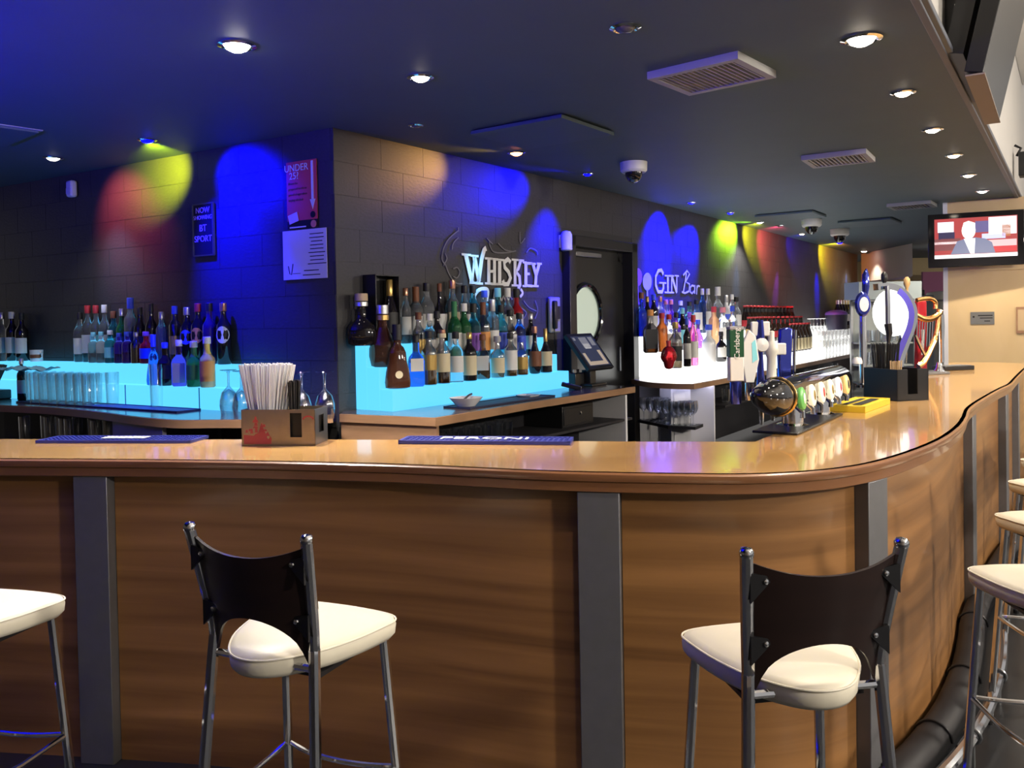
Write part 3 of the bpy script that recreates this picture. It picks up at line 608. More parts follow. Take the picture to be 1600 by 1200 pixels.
shelf_row(FL, 0.138, 1.34, [(147, 519, 13, 'std', 'clear', None, 'cyan', 'small clear bottle'), (159, 518, 13, 'std', 'clear', None, 'cyan', 'small clear bottle with pale cap'), (173, 516, 14, 'std', 'teal', 'cyan', 'white', 'small bluish bottle'),
 (187, 520, 13, 'std', 'purple', None, 'blue', 'small violet bottle'), (200, 519, 14, 'std', 'purple', None, 'blue', 'small violet bottle with blue cap'), (214, 519, 14, 'std', 'brown', None, 'silver', 'small brown bottle with silver cap'), (229, 518, 16, 'fat', 'red', 'blue', 'purple', 'small reddish bottle')], 'the second row, left shelf', 'bottles on the left lit shelf')
shelf_row(FL, 0.235, 1.185, [
 (241, 523, 19, 'bell', 'blue', None, 'blue', 'rounded blue bottle', dict(stopper=True)),
 (259, 535, 21, 'short', 'dark', 'black', 'blue', 'square dark bottle', dict(sq=5.0)),
 (281, 531, 21, 'short', 'purple', 'grey', 'white', 'square bottle with grey label', dict(sq=5.0, labz=(.08, .5))),
 (304, 533, 21, 'fat', 'green', 'green', 'white', 'green round bottle', dict(neckcol='green')),
 (325, 526, 25, 'fat', 'peach', 'orange', 'white', 'orange and yellow bottle', dict(neckcol='yellow', labz=(.12, .52)))], 'the front row, left shelf', 'bottles on the left lit shelf')
shelf_row(FL, 0.075, 1.34, [(4, 488, 14, 'std', 'clear', 'white', 'silver', 'clear bottle with pale label'), (20, 487, 15, 'std', 'dark', 'white', 'white', 'dark bottle with white cap'), (35, 489, 22, 'std', 'dark', 'white', 'black', 'dark bottle with wide white label')], 'the far left group', 'bottles at the far left')
shelf_row(FL, 0.34, ZB, [(35, 560, 11, 'std', 'dark', 'white', 'silver', 'small dark bottle with white label')], 'front of the tall glasses', 'bottles at the far left')
# ---- whiskey shelf
shelf_row(FW, 0.30, 1.175, [
 (622, 507, 33, 'bell', 'brown', 'cream', 'black', 'bell shaped cognac decanter', dict(stopper=True, labround=True, labz=(.16, .28), dy=.55)),
 (651, 524, 24, 'short', 'blue', 'white', 'black', 'blue square bottle', dict(sq=5.0, labz=(.30, .55))),
 (671, 517, 20, 'std', 'amber', 'gold', 'black', 'amber bottle with tan label', dict(labz=(.28, .56))),
 (692, 515, 22, 'std', 'brown', 'cream', 'copper', 'brown bottle with cream label', dict(labz=(.22, .56), neckring='cream')),
 (713, 518, 22, 'std', 'clear', 'white', 'black', 'pale blue bottle with white label', dict(labz=(.20, .52))),
 (734, 519, 21, 'wine', 'dark', 'cream', 'gold', 'dark bottle with cream label', dict(labz=(.12, .52))),
 (755, 522, 26, 'short', 'amber', 'white', 'brown', 'wide amber bottle with white label', dict(sq=4.0, labz=(.20, .52))),
 (778, 525, 22, 'fat', 'pale', 'cream', 'grey', 'pale bottle with cream label', dict(labz=(.12, .48))),
 (798, 520, 20, 'std', 'amber', 'white', 'black', 'amber bottle with tall white label', dict(labz=(.15, .60))),
 (815, 526, 20, 'fat', 'amber', 'gold', 'blue', 'round amber decanter'),
 (836, 510, 23, 'onion', 'dark', 'brown', 'copper', 'squat dark bottle with copper neck', dict(stopper=True)),
 (853, 513, 18, 'cognac', 'dark', 'cream', 'gold', 'dark cognac bottle with gold cap', dict(capf=.3))], 'the front row, whiskey shelf', 'whiskey bottles')
shelf_row(FW, 0.185, 1.32, [
 (599, 477, 37, 'onion', 'brown', None, 'silver', 'round crystal cognac decanter', dict(stopper=True, neckring='gold', dy=.5)),
 (655, 488, 17, 'std', 'amber', 'gold', 'brown', 'amber bottle with gold label'),
 (672, 490, 17, 'std', 'clear', 'white', 'white', 'clear bottle with white label'),
 (684, 486, 17, 'std', 'dark', 'white', 'black', 'dark bottle with white label'),
 (711, 471, 20, 'wine', 'green', 'white', 'green', 'dark green bottle', dict(capf=.3)),
 (726, 474, 19, 'std', 'green', 'white', 'white', 'bright green bottle'),
 (741, 474, 18, 'std', 'teal', 'purple', 'black', 'bluish bottle with black cap', dict(capf=.16)),
 (756, 472, 20, 'wine', 'brown', 'orange', 'brown', 'brown bottle with orange label', dict(capf=.22)),
 (770, 468, 18, 'tall', 'clear', 'white', 'silver', 'tall clear bottle with silver cap', dict(capf=.2)),
 (784, 476, 17, 'std', 'teal', 'blue', 'black', 'blue bottle'),
 (798, 484, 18, 'fat', 'amber', 'white', 'black', 'amber round bottle'),
 (812, 489, 20, 'std', 'blue', 'blue', 'black', 'dark blue bottle'),
 (830, 490, 15, 'wine', 'dark', 'white', 'silver', 'slim dark bottle with silver neck')], 'the middle row, whiskey shelf', 'whiskey bottles')
shelf_row(FW, 0.068, 1.47, [
 (566, 459, 36, 'flagon', 'dark', None, 'cork', 'round black flagon with cork', dict(stopper=True, neckring='silver', dy=.42, dv=.03)),
 (635, 450, 14, 'std', 'clear', 'white', 'copper', 'clear bottle with copper cap'),
 (651, 448, 18, 'std', 'clear', 'white', 'brown', 'clear bottle with brown neck', dict(capf=.3)),
 (668, 442, 19, 'std', 'clear', 'white', 'black', 'clear square bottle', dict(sq=4.0)),
 (688, 443, 20, 'cognac', 'dark', 'white', 'brown', 'dark bottle with small white label'),
 (708, 438, 19, 'std', 'clear', 'cream', 'copper', 'clear bottle with bronze cap'),
 (727, 446, 17, 'std', 'clear', 'white', 'black', 'clear bottle with black cap'),
 (740, 446, 17, 'std', 'teal', None, 'black', 'blue tinted bottle with black cap'),
 (758, 454, 17, 'std', 'clear', None, 'blue', 'clear bottle with blue cap'),
 (779, 450, 17, 'fat', 'teal', 'cyan', 'cyan', 'bluish bottle with pale cap', dict(capf=.18)),
 (794, 450, 17, 'fat', 'clear', 'white', 'white', 'clear bottle with white cap', dict(capf=.18)),
 (808, 451, 19, 'fat', 'red', 'white', 'black', 'red shouldered bottle with black cap', dict(capf=.18))], 'the back row, whiskey shelf', 'whiskey bottles')
# open presentation box with a sparkling wine bottle
q = FW.at(597, 480, 0.07)
bx_ = thing('presentation_box', 'open black presentation box standing behind the decanters', 'box', (q.x, q.y, 1.47), FW.rz)
hb = FW.at(597, 430, 0.07).z - 1.47
for c_, d_ in (((0, .058, hb / 2), (.24, .008, hb)), ((-.116, 0, hb / 2), (.008, .12, hb)), ((.116, 0, hb / 2), (.008, .12, hb)), ((0, 0, hb - .004), (.24, .12, .008)), ((0, 0, .004), (.24, .12, .008))):
    MB().box(c_, d_).build('side', M['black'], bx_, smooth=0)
q = FW.at(609, 480, 0.075); h_ = FW.at(609, 437, 0.075).z - 1.48
bottle((q.x, q.y, 1.48), h_, 26 * q.y / FPX, 'champ', 'dark', 'black', 'gold', 'black sparkling wine bottle with gold foil inside the black box', FW.rz, group='whiskey bottles', capf=.26)
# ---- gin shelf
shelf_row(FG, 0.14, 1.43, [
 (1003, 457, 13, 'fat', 'blue', None, 'brown', 'blue bottle with brown stopper'), (1012, 463, 9, 'tall', 'dark', None, 'gold', 'slim bottle with gold cap'), (1022, 460, 12, 'std', 'dark', 'white', 'blue', 'dark bottle with blue cap'),
 (1032, 463, 12, 'std', 'clear', 'grey', 'copper', 'clear bottle with copper cap'), (1041, 468, 11, 'fat', 'clear', None, 'pink', 'clear bottle with pink cap'), (1049, 468, 11, 'fat', 'purple', None, 'pink', 'violet bottle with pink cap'),
 (1064, 470, 11, 'std', 'blue', 'cyan', 'white', 'blue bottle with white cap'), (1078, 471, 14, 'short', 'teal', 'cyan', 'black', 'teal bottle with pale label', dict(sq=4.0, labz=(.1, .6))), (1089, 468, 14, 'short', 'blue', 'white', 'black', 'blue bottle with large white label', dict(sq=4.0, labz=(.1, .62))),
 (1098, 451, 9, 'tall', 'blue', None, 'white', 'tall thin blue bottle'), (1107, 451, 10, 'tall', 'clear', 'white', 'white', 'tall thin clear bottle'), (1122, 448, 20, 'fat', 'clear', None, 'white', 'clear round bottle with long stopper', dict(capf=.2)),
 (1135, 461, 14, 'short', 'white', 'blue', 'silver', 'white bottle with fat cap', dict(capf=.2)), (1144, 460, 10, 'tall', 'clear', None, 'white', 'slim clear bottle'), (1151, 464, 12, 'fat', 'clear', 'white', 'black', 'clear bottle with black ball stopper')], 'the back row, gin shelf', 'gin bottles')
shelf_row(FG, 0.40, 1.27, [
 (1017, 484, 19, 'short', 'amber', 'black', 'orange', 'amber square bottle with black label', dict(sq=5.0, labz=(.1, .55))), (1035, 489, 14, 'std', 'orange', None, 'red', 'orange bottle with red cap'), (1046, 491, 13, 'std', 'clear', 'white', 'red', 'clear bottle with red cap'),
 (1057, 488, 12, 'std', 'purple', 'white', 'black', 'violet bottle with white label'), (1067, 481, 12, 'std', 'dark', 'cyan', 'teal' if 'teal' in LC else 'cyan', 'dark bottle with teal label'), (1078, 488, 12, 'std', 'purple', None, 'purple', 'violet bottle with violet cap'),
 (1091, 500, 14, 'onion', 'purple', None, 'blue', 'round violet bottle', dict(stopper=True)), (1116, 479, 13, 'tall', 'peach', None, 'red', 'peach coloured bottle with red cap'), (1130, 480, 16, 'std', 'clear', 'white', 'pink', 'clear bottle with pink cap'),
 (1145, 478, 12, 'std', 'clear', 'blue', 'blue', 'clear bottle with blue cap')], 'the middle row, gin shelf', 'gin bottles')
shelf_row(FG, 0.63, 1.115, [
 (1056, 503, 16, 'std', 'pale', 'black', 'gold', 'pale yellow bottle with black label'), (1074, 497, 10, 'std', 'dark', 'white', 'blue', 'slim dark bottle'), (1084, 492, 12, 'std', 'pink', 'white', 'red', 'pink bottle with white label'),
 (1108, 507, 24, 'fat', 'white', None, 'blue', 'white round bottle'), (1127, 518, 14, 'short', 'dark', 'white', 'black', 'black and white patterned bottle')], 'the front row, gin shelf', 'gin bottles')
# red skull bottle
q = FG.at(1045, 570, 0.66); q.z = 1.115
sk = thing('skull_bottle', 'red skull shaped bottle on the front step of the white shelf', 'bottle', q, FG.rz - 0.7, 'gin bottles')
mb = MB(); vs = []; fs = []
for i in range(15):
    th = math.pi * i / 14
    for j in range(20):
        a = 2 * math.pi * j / 20; z = math.cos(th); rr = math.sin(th); x, y = rr * math.cos(a), rr * math.sin(a)
        x *= 0.078; y *= 0.092
        if z < -0.1: k_ = min(1, (-z - .1) * 3); x *= (1 - 0.34 * k_) / max(.45, rr) * (.55 + .45 * rr); y *= 1 - 0.18 * k_
        if y < 0:
            for sx in (-1, 1):
                d2 = ((x - sx * .034) / .022) ** 2 + ((z * .115 + .005) / .024) ** 2; y += 0.026 * math.exp(-d2)
            d2 = (x / .013) ** 2 + ((z * .115 + .042) / .02) ** 2; y += 0.016 * math.exp(-d2)
            if abs(z + .72) < .06: y += 0.006
        vs.append((x, y, 0.118 + z * 0.115))
for i in range(14):
    for j in range(20): fs.append((i * 20 + j, (i + 1) * 20 + j, (i + 1) * 20 + (j + 1) % 20, i * 20 + (j + 1) % 20))
mb.add(vs, fs).build('body', G['red'], sk, smooth=60); MB().lathe([(.02, .225), (.02, .26), (.024, .262), (.024, .285)], 12).build('stopper', LC['red'], sk)
# ---- beer bottles, shared meshes
bb = thing('beer_bottle', 'dark beer bottle with red cap in the rows right of the gin bottles', 'bottle', (0, 0, -9), 0, 'red capped beer bottles')
MB().lathe([(.026, 0), (.030, .004), (.030, .125), (.026, .145), (.0135, .185), (.0125, .225), (.014, .228), (.014, .234)], 10).build('body', G['beer'], bb, smooth=50)
MB().lathe([(.0165, .226), (.0165, .238), (.013, .2415)], 10).build('crown_cap', LC['red'], bb); MB().lathe([(.0306, .04), (.0306, .10)], 10, cap=False).build('label_print', LC['red'], bb); MB().lathe([(.0165, .178), (.0142, .21)], 10, cap=False).build('neck_label', LC['black'], bb)
used = [0]
def put(proto, loc, rz=0, label=None, flag=used):
    if flag[0] == 0: proto.location = loc; proto.rotation_euler = (0, 0, rz); flag[0] = 1; return proto
    return copy_thing(proto, loc, rz, label)
BS = 1.45
bb.scale = (BS, BS, BS)
rows_b = [(0.10, 1.43, 1164, 1236, 15), (0.19, 1.43, 1168, 1238, 13), (0.33, 1.27, 1170, 1250, 13), (0.43, 1.27, 1174, 1252, 12)]
for v, z, p0, p1, n in rows_b:
    for i in range(n):
        q = FG.at(p0 + (p1 - p0) * i / (n - 1), 515, v); put(bb, (q.x, q.y, z), random.uniform(-.4, .4))
bc = thing('beer_bottle', 'dark bottle with cream label and red cap in the front beer row', 'bottle', (0, 0, -9), 0, 'cream labelled beer bottles')
MB().lathe([(.030, 0), (.034, .004), (.034, .15), (.029, .17), (.0145, .22), (.0135, .265), (.015, .268)], 12).build('body', G['beer'], bc, smooth=50)
MB().lathe([(.0175, .262), (.0175, .274), (.014, .278)], 12).build('crown_cap', LC['red'], bc); MB().lathe([(.0346, .015), (.0346, .13)], 12, cap=False).build('label_print', LC['cream'], bc)
bc.scale = (BS, BS, BS); u2 = [0]
for p0, p1, n, v in ((1240, 1264, 6, 0.58), (1236, 1262, 6, 0.66)):
    for i in range(n):
        q = FG.at(p0 + (p1 - p0) * i / (n - 1), 535, v); put(bc, (q.x, q.y, 1.115), 0, flag=u2)
cc = thing('beer_bottle', 'pale capped slim bottle in the row between gin and beers', 'bottle', (0, 0, -9), 0, 'pale slim bottles')
MB().lathe([(.026, 0), (.030, .004), (.030, .13), (.024, .15), (.0135, .19), (.0125, .23)], 10).build('body', G['dark'], cc, smooth=50); MB().lathe([(.0155, .20), (.0155, .24), (.013, .242)], 10).build('cap', LC['gold'], cc); MB().lathe([(.0306, .03), (.0306, .11)], 10, cap=False).build('label_print', LC['yellow'], cc)
cc.scale = (BS, BS, BS); u3 = [0]
for i in range(6):
    q = FG.at(1168 + i * 6.5, 530, 0.56); put(cc, (q.x, q.y, 1.115), 0, flag=u3)
fb = thing('bottle', 'distant dark bottle at the far end of the long shelf', 'bottle', (0, 0, -9), 0, 'bottles at the far end of the long shelf')
MB().lathe([(.03, 0), (.036, .006), (.036, .18), (.028, .21), (.014, .25), (.0135, .31)], 10).build('body', G['dark'], fb, smooth=50); MB().lathe([(.016, .27), (.016, .32), (.013, .322)], 10).build('cap', LC['silver'], fb); MB().lathe([(.0366, .05), (.0366, .14)], 10, cap=False).build('label_print', LC['white'], fb)
fb.scale = (1.5, 1.5, 1.5); u4 = [0]
for r_ in range(2):
    for i in range(8):
        q = FG.at(1308 + i * 4.2 + r_ * 2, 520, 0.12 + r_ * .1); put(fb, (q.x, q.y, 1.43 - 0.0), 0, flag=u4)

# ================================================================== GLASSWARE
def proto(name, label, group, parts, cat='glass'):
    t = thing(name, label, cat, (0, 0, -9), 0, group)
    for nm, mb, mt in parts: mb.build(nm, mt, t, smooth=50)
    return t, [0]
HB = [(.001, .006), (.030, .006), (.036, .168), (.037, .168), (.0385, .166), (.033, .0), (.001, 0)]
hb, fh = proto('highball_glass', 'tall clear highball glass in the packed group on the left back counter', 'highball glasses on the left counter', [('bowl', MB().lathe(HB, 14, cap=False), M['glass'])])
hb.scale = (1.25, 1.25, 1.45)
for r_, (v, p0, p1, n) in enumerate([(0.30, 52, 160, 9), (0.39, 50, 150, 9), (0.48, 56, 138, 7)]):
    for i in range(n):
        q = FL.at(p0 + (p1 - p0) * i / (n - 1), 622, v); put(hb, (q.x, q.y, ZB), 0, flag=fh)
for px, v, lb in ((176, 0.33, 'single tall glass just right of the packed highball glasses'), (245, 0.32, 'tall clear pint glass in front of the cyan shelf')):
    q = FL.at(px, 625, v); g = copy_thing(hb, (q.x, q.y, ZB), 0, lb); g.scale = (1.3, 1.3, 1.5 if px == 176 else 1.9)
WG = [(.001, 0), (.036, .001), (.037, .003), (.008, .010), (.005, .02), (.005, .075), (.012, .085), (.030, .105), (.040, .14), (.041, .165), (.036, .205), (.0345, .205), (.0395, .165), (.0385, .14), (.028, .107), (.001, .09)]
wg, fw_ = proto('wine_glass', 'upside-down wine glass behind the napkin caddy', 'upside-down wine glasses on the left counter', [('glass', MB().lathe([(a, .205 - z) for a, z in WG][::-1], 16, cap=False), M['bglass'])])
wg.scale = (1.5, 1.5, 1.45)
for px, v, lb in ((508, .36, 'right upside-down wine glass behind the napkin caddy'), (472, .44, 'upside-down wine glass behind the black straws in the caddy'), (455, .58, 'upside-down wine glass nearest the white straw bundle'), (358, .40, 'upside-down wine glass at the right end of the cyan shelf'), (378, .46, 'upside-down wine glass just left of the white straws')):
    q = FL.at(px, 640, v); g = put(wg, (q.x, q.y, ZB), 0, lb, fw_); g['label'] = lb
TM = [(.001, .005), (.033, .005), (.040, .10), (.0415, .10), (.036, 0), (.001, 0)]
tm, ft = proto('tumbler', 'clear tumbler in the rows at the far end of the gin counter', 'tumblers on the gin counter', [('bowl', MB().lathe(TM, 12, cap=False), M['glass'])])
tm.scale = (1.7, 1.7, 2.6)
for v, p0, p1, n in ((0.80, 1286, 1338, 11), (0.70, 1284, 1336, 10), (0.60, 1282, 1336, 10)):
    for i in range(n):
        q = FG.at(p0 + (p1 - p0) * i / (n - 1), 555, v); z = ZG if v > .74 else TG[2][1]
        put(tm, (q.x, q.y, z), 0, flag=ft)
wi, fi = proto('wine_glass', 'upside-down wine glass on the step right of the beer bottles', 'upside-down wine glasses on the gin shelf', [('glass', MB().lathe([(a, .205 - z) for a, z in WG][::-1], 12, cap=False), M['glass'])])
wi.scale = (1.5, 1.5, 1.5)
for v, z in ((0.30, 1.27), (0.42, 1.27)):
    for i in range(5):
        q = FG.at(1266 + i * 5.5, 520, v); put(wi, (q.x, q.y, z), 0, flag=fi)
sg, fs_ = proto('stemmed_glass', 'stemmed glass on the shelf of the white end cabinet', 'stemmed glasses in the white cabinet', [('glass', MB().lathe(WG, 14, cap=False), M['bglass'])])
sg.scale = (1.3, 1.3, 1.15)
for k, (ins, n) in enumerate(((.08, 7), (.16, 6), (.24, 6))):
    ol = offset(gl[:3], ins)
    for i in range(n):
        t_ = .06 + .88 * (i + .25 * (k % 2)) / n * 2; q = ol[0].lerp(ol[1], t_) if t_ < 1 else ol[1].lerp(ol[2], t_ - 1); put(sg, (q.x, q.y, zs), 0, flag=fs_)
us, fu = proto('tumbler', 'tumbler on the dark shelf under the whiskey counter', 'glasses under the whiskey counter', [('bowl', MB().lathe(TM, 12, cap=False), M['bglass'])])
us.scale = (1.1, 1.1, 1.4)
for i in range(16):
    a, b = wfr[2], wfr[4]; q = a.lerp(b, 0.06 + 0.058 * (i % 16)) ; n_ = Vector((-(b - a).normalized().y, (b - a).normalized().x)); q = q + n_ * (0.12 + 0.1 * (i % 2)); put(us, (q.x, q.y, 0.76), 0, flag=fu)
uh, fuh = proto('highball_glass', 'tall glass on the dark shelf under the left counter', 'glasses under the left counter', [('bowl', MB().lathe(HB, 12, cap=False), M['bglass'])])
uh.scale = (1.1, 1.1, 1.5)
for i in range(10):
    q = Z(22 + 11 * i, 672, 0.72); d_ = Vector((q.x, q.y)); k_ = min(range(len(lf_)), key=lambda j: abs(lf_[j].x / lf_[j].y - d_.x / d_.y)); p_ = offset(lf_, 0.15 + .08 * (i % 2))[k_]
    put(uh, (p_.x + (i % 3 - 1) * .03, p_.y, 0.68), 0, flag=fuh)
ug, fug = proto('tumbler', 'tumbler on the dark shelf under the long gin counter', 'glasses under the gin counter', [('bowl', MB().lathe(TM, 12, cap=False), M['bglass'])])
ug.scale = (1.2, 1.2, 1.5)
for i in range(14):
    a, b = gfr[-3], gfr[-1]; q = a.lerp(b, 0.05 + 0.066 * i); n_ = Vector((-(b - a).normalized().y, (b - a).normalized().x)); q += n_ * (0.16 + .1 * (i % 2)); put(ug, (q.x, q.y, 0.68), 0, flag=fug)

# ================================================================== THINGS ON THE BAR TOP
# napkin and straw caddy
pA_, pB_, pC_ = Z(378, 696, ZT), Z(493, 696, ZT), Z(519, 688, ZT)
cx_ = (pB_ - pA_); CL = cx_.length; crz = math.atan2(cx_.y, cx_.x); CD = 0.16; CHt = 0.155
cd = thing('napkin_caddy', 'brushed metal napkin caddy with red crest print on the bar', 'caddy', (pA_.x, pA_.y, ZT), crz)
M['caddy'] = mat('brushed_brass_steel', (0.46, 0.37, 0.25), 0.35, 0.75, noise=0.12, nscale=30)
hz_ = CHt
def holed(mb, x0, x1, z0, z1, hx0, hx1, hz0, hz1, y0, y1):
    for a, b, c_, d_ in ((x0, hx0, z0, z1), (hx1, x1, z0, z1), (hx0, hx1, z0, hz0), (hx0, hx1, hz1, z1)):
        if b - a > 1e-4 and d_ - c_ > 1e-4: mb.plate([(a, c_), (b, c_), (b, d_), (a, d_)], y0, y1)
    return mb
holed(MB(), 0, CL, 0, hz_, CL * .66, CL * .82, .035, .14, 0, .003).build('front_plate', M['caddy'], cd, smooth=0)
MB().box((CL / 2, CD - .0015, hz_ / 2), (CL, .003, hz_)).build('back_plate', M['caddy'], cd, smooth=0)
sp = MB()
for c_, d_ in (((CL - .0015, CD * .15, hz_ / 2), (.003, CD * .3, hz_)), ((CL - .0015, CD * .85, hz_ / 2), (.003, CD * .3, hz_)), ((CL - .0015, CD / 2, .025), (.003, CD * .42, .05)), ((CL - .0015, CD / 2, hz_ - .015), (.003, CD * .42, .03))): sp.box(c_, d_)
sp.build('end_plate', M['steel'], cd, smooth=0)
MB().box((.0015, CD / 2, hz_ / 2), (.003, CD, hz_)).build('end_plate', M['caddy'], cd, smooth=0)
MB().box((CL / 2, CD / 2, .0015), (CL, CD, .003)).build('base', M['caddy'], cd, smooth=0); MB().box((CL * .57, CD / 2, hz_ / 2), (.003, CD * .96, hz_ * .95)).build('divider', M['steel'], cd, smooth=0)
MB().box((CL * .79, CD / 2, .075), (CL * .34, CD * .8, .13)).build('napkin_stack', M['black'], cd, smooth=0)
M['crest'] = mat('red_print', (0.40, 0.06, 0.06), 0.5)
cr = MB(); s_ = CL / 0.33
cr.plate([(.01, .006), (CL * .40, .006), (CL * .41, .03), (CL * .38, .045), (CL * .36, .06), (CL * .33, .05), (CL * .30, .075), (CL * .28, .10), (CL * .26, .085), (CL * .23, .055), (CL * .19, .05), (CL * .17, .042), (.01, .046)], -.0012, 0)
for bx0, bz0, w_, h_ in ((.04, .052, .012, .02), (.06, .056, .014, .022), (.033, .062, .01, .01), (.085, .052, .014, .03), (.052, .075, .024, .008), (.058, .085, .016, .014), (.05, .1, .028, .012), (.060, .112, .01, .014), (.095, .08, .014, .012), (.10, .062, .016, .008), (.018, .056, .012, .012)): cr.plate([(bx0, bz0), (bx0 + w_, bz0), (bx0 + w_ * .8, bz0 + h_), (bx0 + w_ * .2, bz0 + h_)], -.0012, 0)
for bx0, bz0 in ((.115, .035), (.135, .045), (.145, .03)): cr.plate([(bx0, bz0), (bx0 + .006, bz0 - .008), (bx0 + .012, bz0), (bx0 + .012, bz0 + .006), (bx0, bz0 + .006)], -.0018, -.0012, 1)
ar = [(CL * .91 + .022 * math.cos(a), .112 + .014 * math.sin(a)) for a in [math.pi * k / 8 for k in range(9)]]; stroke(cr, ar, .007, -.0012, 0)
cr.build('crest_print', [M['crest'], M['caddy']], cd, smooth=0)['kind'] = 'stuff'
# straws: white bundle and black bundle, each straw its own part
M['straw_w'] = mat('white_straw', (0.92, 0.92, 0.94), 0.3); M['straw_k'] = mat('black_straw', (0.015, 0.015, 0.017), 0.3)
def straw_bundle(name, label, c, n, h, rx, ry, spread, mt, dz=0):
    t = thing(name, label, 'straws', c, crz); sm = MB().tube([(0, 0, 0), (0, 0, 1)], .0032, 6).mesh('straw', mt, 40)
    for i in range(n):
        a = i * 2.399963; rr = math.sqrt((i + .5) / n); bx, by = rx * rr * math.cos(a), ry * rr * math.sin(a)
        o = obj('straw', sm, t, (bx * .8, by * .8, 0.004)); hh = h * random.uniform(.97, 1.0); d = Vector((bx * spread, by * spread * .5 + random.uniform(-.008, .008), hh)); o.rotation_euler = d.to_track_quat('Z', 'Y').to_euler(); o.scale = (1, 1, d.length)
    return t
def cl_(x, y, z): return cd.matrix_basis @ Vector((x, y, z))
bpy.context.view_layer.update()
cm = Matrix.Translation((pA_.x, pA_.y, ZT)) @ Matrix.Rotation(crz, 4, 'Z')
straw_bundle('straw_bundle', 'bundle of clear white straws standing in the napkin caddy', cm @ Vector((CL * .265, CD / 2, .004)), 200, .345, CL * .22, CD * .40, .95, M['straw_w'])
straw_bundle('straw_bundle', 'small bundle of black straws leaning in the napkin caddy', cm @ Vector((CL * .60 + .012, CD * .5, .004)), 26, .27, .012, CD * .3, .7, M['straw_k'])
# rubber bar mats
M['mat'] = mat('navy_rubber', (0.035, 0.045, 0.26), 0.45)
def bar_mat(label, P0, P1, depth, lettering, colm=M['mat'], letc=LC['white'], th=0.012, nub=True, lsize=.05, loff=0.5):
    P0 = Vector(P0); P1 = Vector(P1); d = P1 - P0; L = d.length; rz = math.atan2(d.y, d.x)
    t = thing('bar_mat', label, 'bar mat', (P0.x, P0.y, P0.z), rz)
    MB().box((L / 2, depth / 2, th / 2), (L, depth, th)).build('base', colm, t, bevel=0.002)
    rim = MB()
    for c_, s2 in (((L / 2, .006, th + .002), (L, .012, .004)), ((L / 2, depth - .006, th + .002), (L, .012, .004)), ((.006, depth / 2, th + .002), (.012, depth, .004)), ((L - .006, depth / 2, th + .002), (.012, depth, .004))): rim.box(c_, s2)
    rim.build('rim', colm, t, smooth=0)
    if nub:
        nb = MB(); nx = int(L / .022); ny = int(depth / .022)
        for i in range(1, nx):
            for j in range(1, ny): nb.box((i * L / nx, j * depth / ny, th + .002), (.011, .011, .004))
        nb.build('nubs', colm, t, smooth=0)['kind'] = 'stuff'
    if lettering:
        for k, (tx, yy, sz) in enumerate(lettering):
            o = obj('lettering', text_mesh(tx, sz, .002, letc, xs=1.35), t, (L * loff, yy, th + .0056))
    return t
mA, mB = Z(55, 693, ZT), Z(298, 693, ZT)
bar_mat('navy rubber bar mat left of the napkin caddy', mA, mB, .17, None, th=.01)
bm = [o for o in bpy.data.objects if o.name == 'bar_mat'][0]; L_ = (mB - mA).length
MB().box((L_ * .52, .085, .0165), (.21, .06, .002)).build('logo_print', LC['white'], bm)
mA, mB = Z(622, 694, ZT), Z(891, 696, ZT)
bar_mat('navy rubber bar mat with white lettering right of the caddy', mA, mB, .15, [('PERONI', .075, .085)], loff=.49)
yA, yB = Z(1352, 645.5, ZT), Z(1391, 631, ZT)
M['yel'] = mat('yellow_plastic', (0.80, 0.58, 0.04), 0.4)
d_ = (yB - yA); q = Vector((-d_.y, d_.x, 0)).normalized()
bar_mat('yellow bar mat with black lettering beside the black caddy', yA, yB, .19, None, M['yel'], LC['black'], th=.03, nub=False)
ym = [o for o in bpy.data.objects if o.name.startswith('bar_mat') and 'yellow' in o['label']][0]; Ly = d_.length
pr_ = MB()
for yy, hh in ((.065, .05), (.125, .03)):
    x = .08
    while x < Ly - .1:
        w_ = random.uniform(.022, .04); pr_.box((x + w_ / 2, yy, .0345), (w_ * .8, hh, .001)); x += w_
pr_.build('printed_marks', LC['black'], ym, smooth=0)
# black caddy with straws and sticks
kA, kB, kC = Z(1350, 621, ZT), Z(1402, 627.5, ZT), Z(1421, 618, ZT)
kx = kB - kA; kL = kx.length; krz = math.atan2(kx.y, kx.x); kD = .22; kH = .19
kc = thing('bar_caddy', 'black bar caddy holding black straws near the beer taps', 'caddy', (kA.x, kA.y, ZT), krz)
for nm, c_, s2 in (('front_plate', (kL / 2, .004, kH / 2), (kL, .008, kH)), ('back_plate', (kL / 2, kD, kH / 2), (kL, .008, kH)), ('end_plate', (.004, kD / 2, kH / 2), (.008, kD, kH)), ('divider', (kL * .45, kD / 2, kH * .45), (.006, kD, kH * .9)), ('base', (kL / 2, kD / 2, .004), (kL, kD, .008))): MB().box(c_, s2).build(nm, M['black'], kc, smooth=0, bevel=.001)
es = MB(); [es.box(c_, s2) for c_, s2 in (((kL - .004, kD * .17, kH / 2), (.008, kD * .34, kH)), ((kL - .004, kD * .83, kH / 2), (.008, kD * .34, kH)), ((kL - .004, kD / 2, .02), (.008, kD * .34, .04)))]; es.build('end_plate', M['black'], kc, smooth=0)
km = Matrix.Translation((kA.x, kA.y, ZT)) @ Matrix.Rotation(krz, 4, 'Z')
crz_keep = crz; crz = krz
straw_bundle('straw_bundle', 'bundle of black straws standing in the black bar caddy', km @ Vector((kL * .2, kD * .5, .01)), 60, .33, kL * .17, kD * .36, .8, M['straw_k'])
stk_m = mat('wood_stirrer', (0.55, 0.38, 0.20), 0.6)
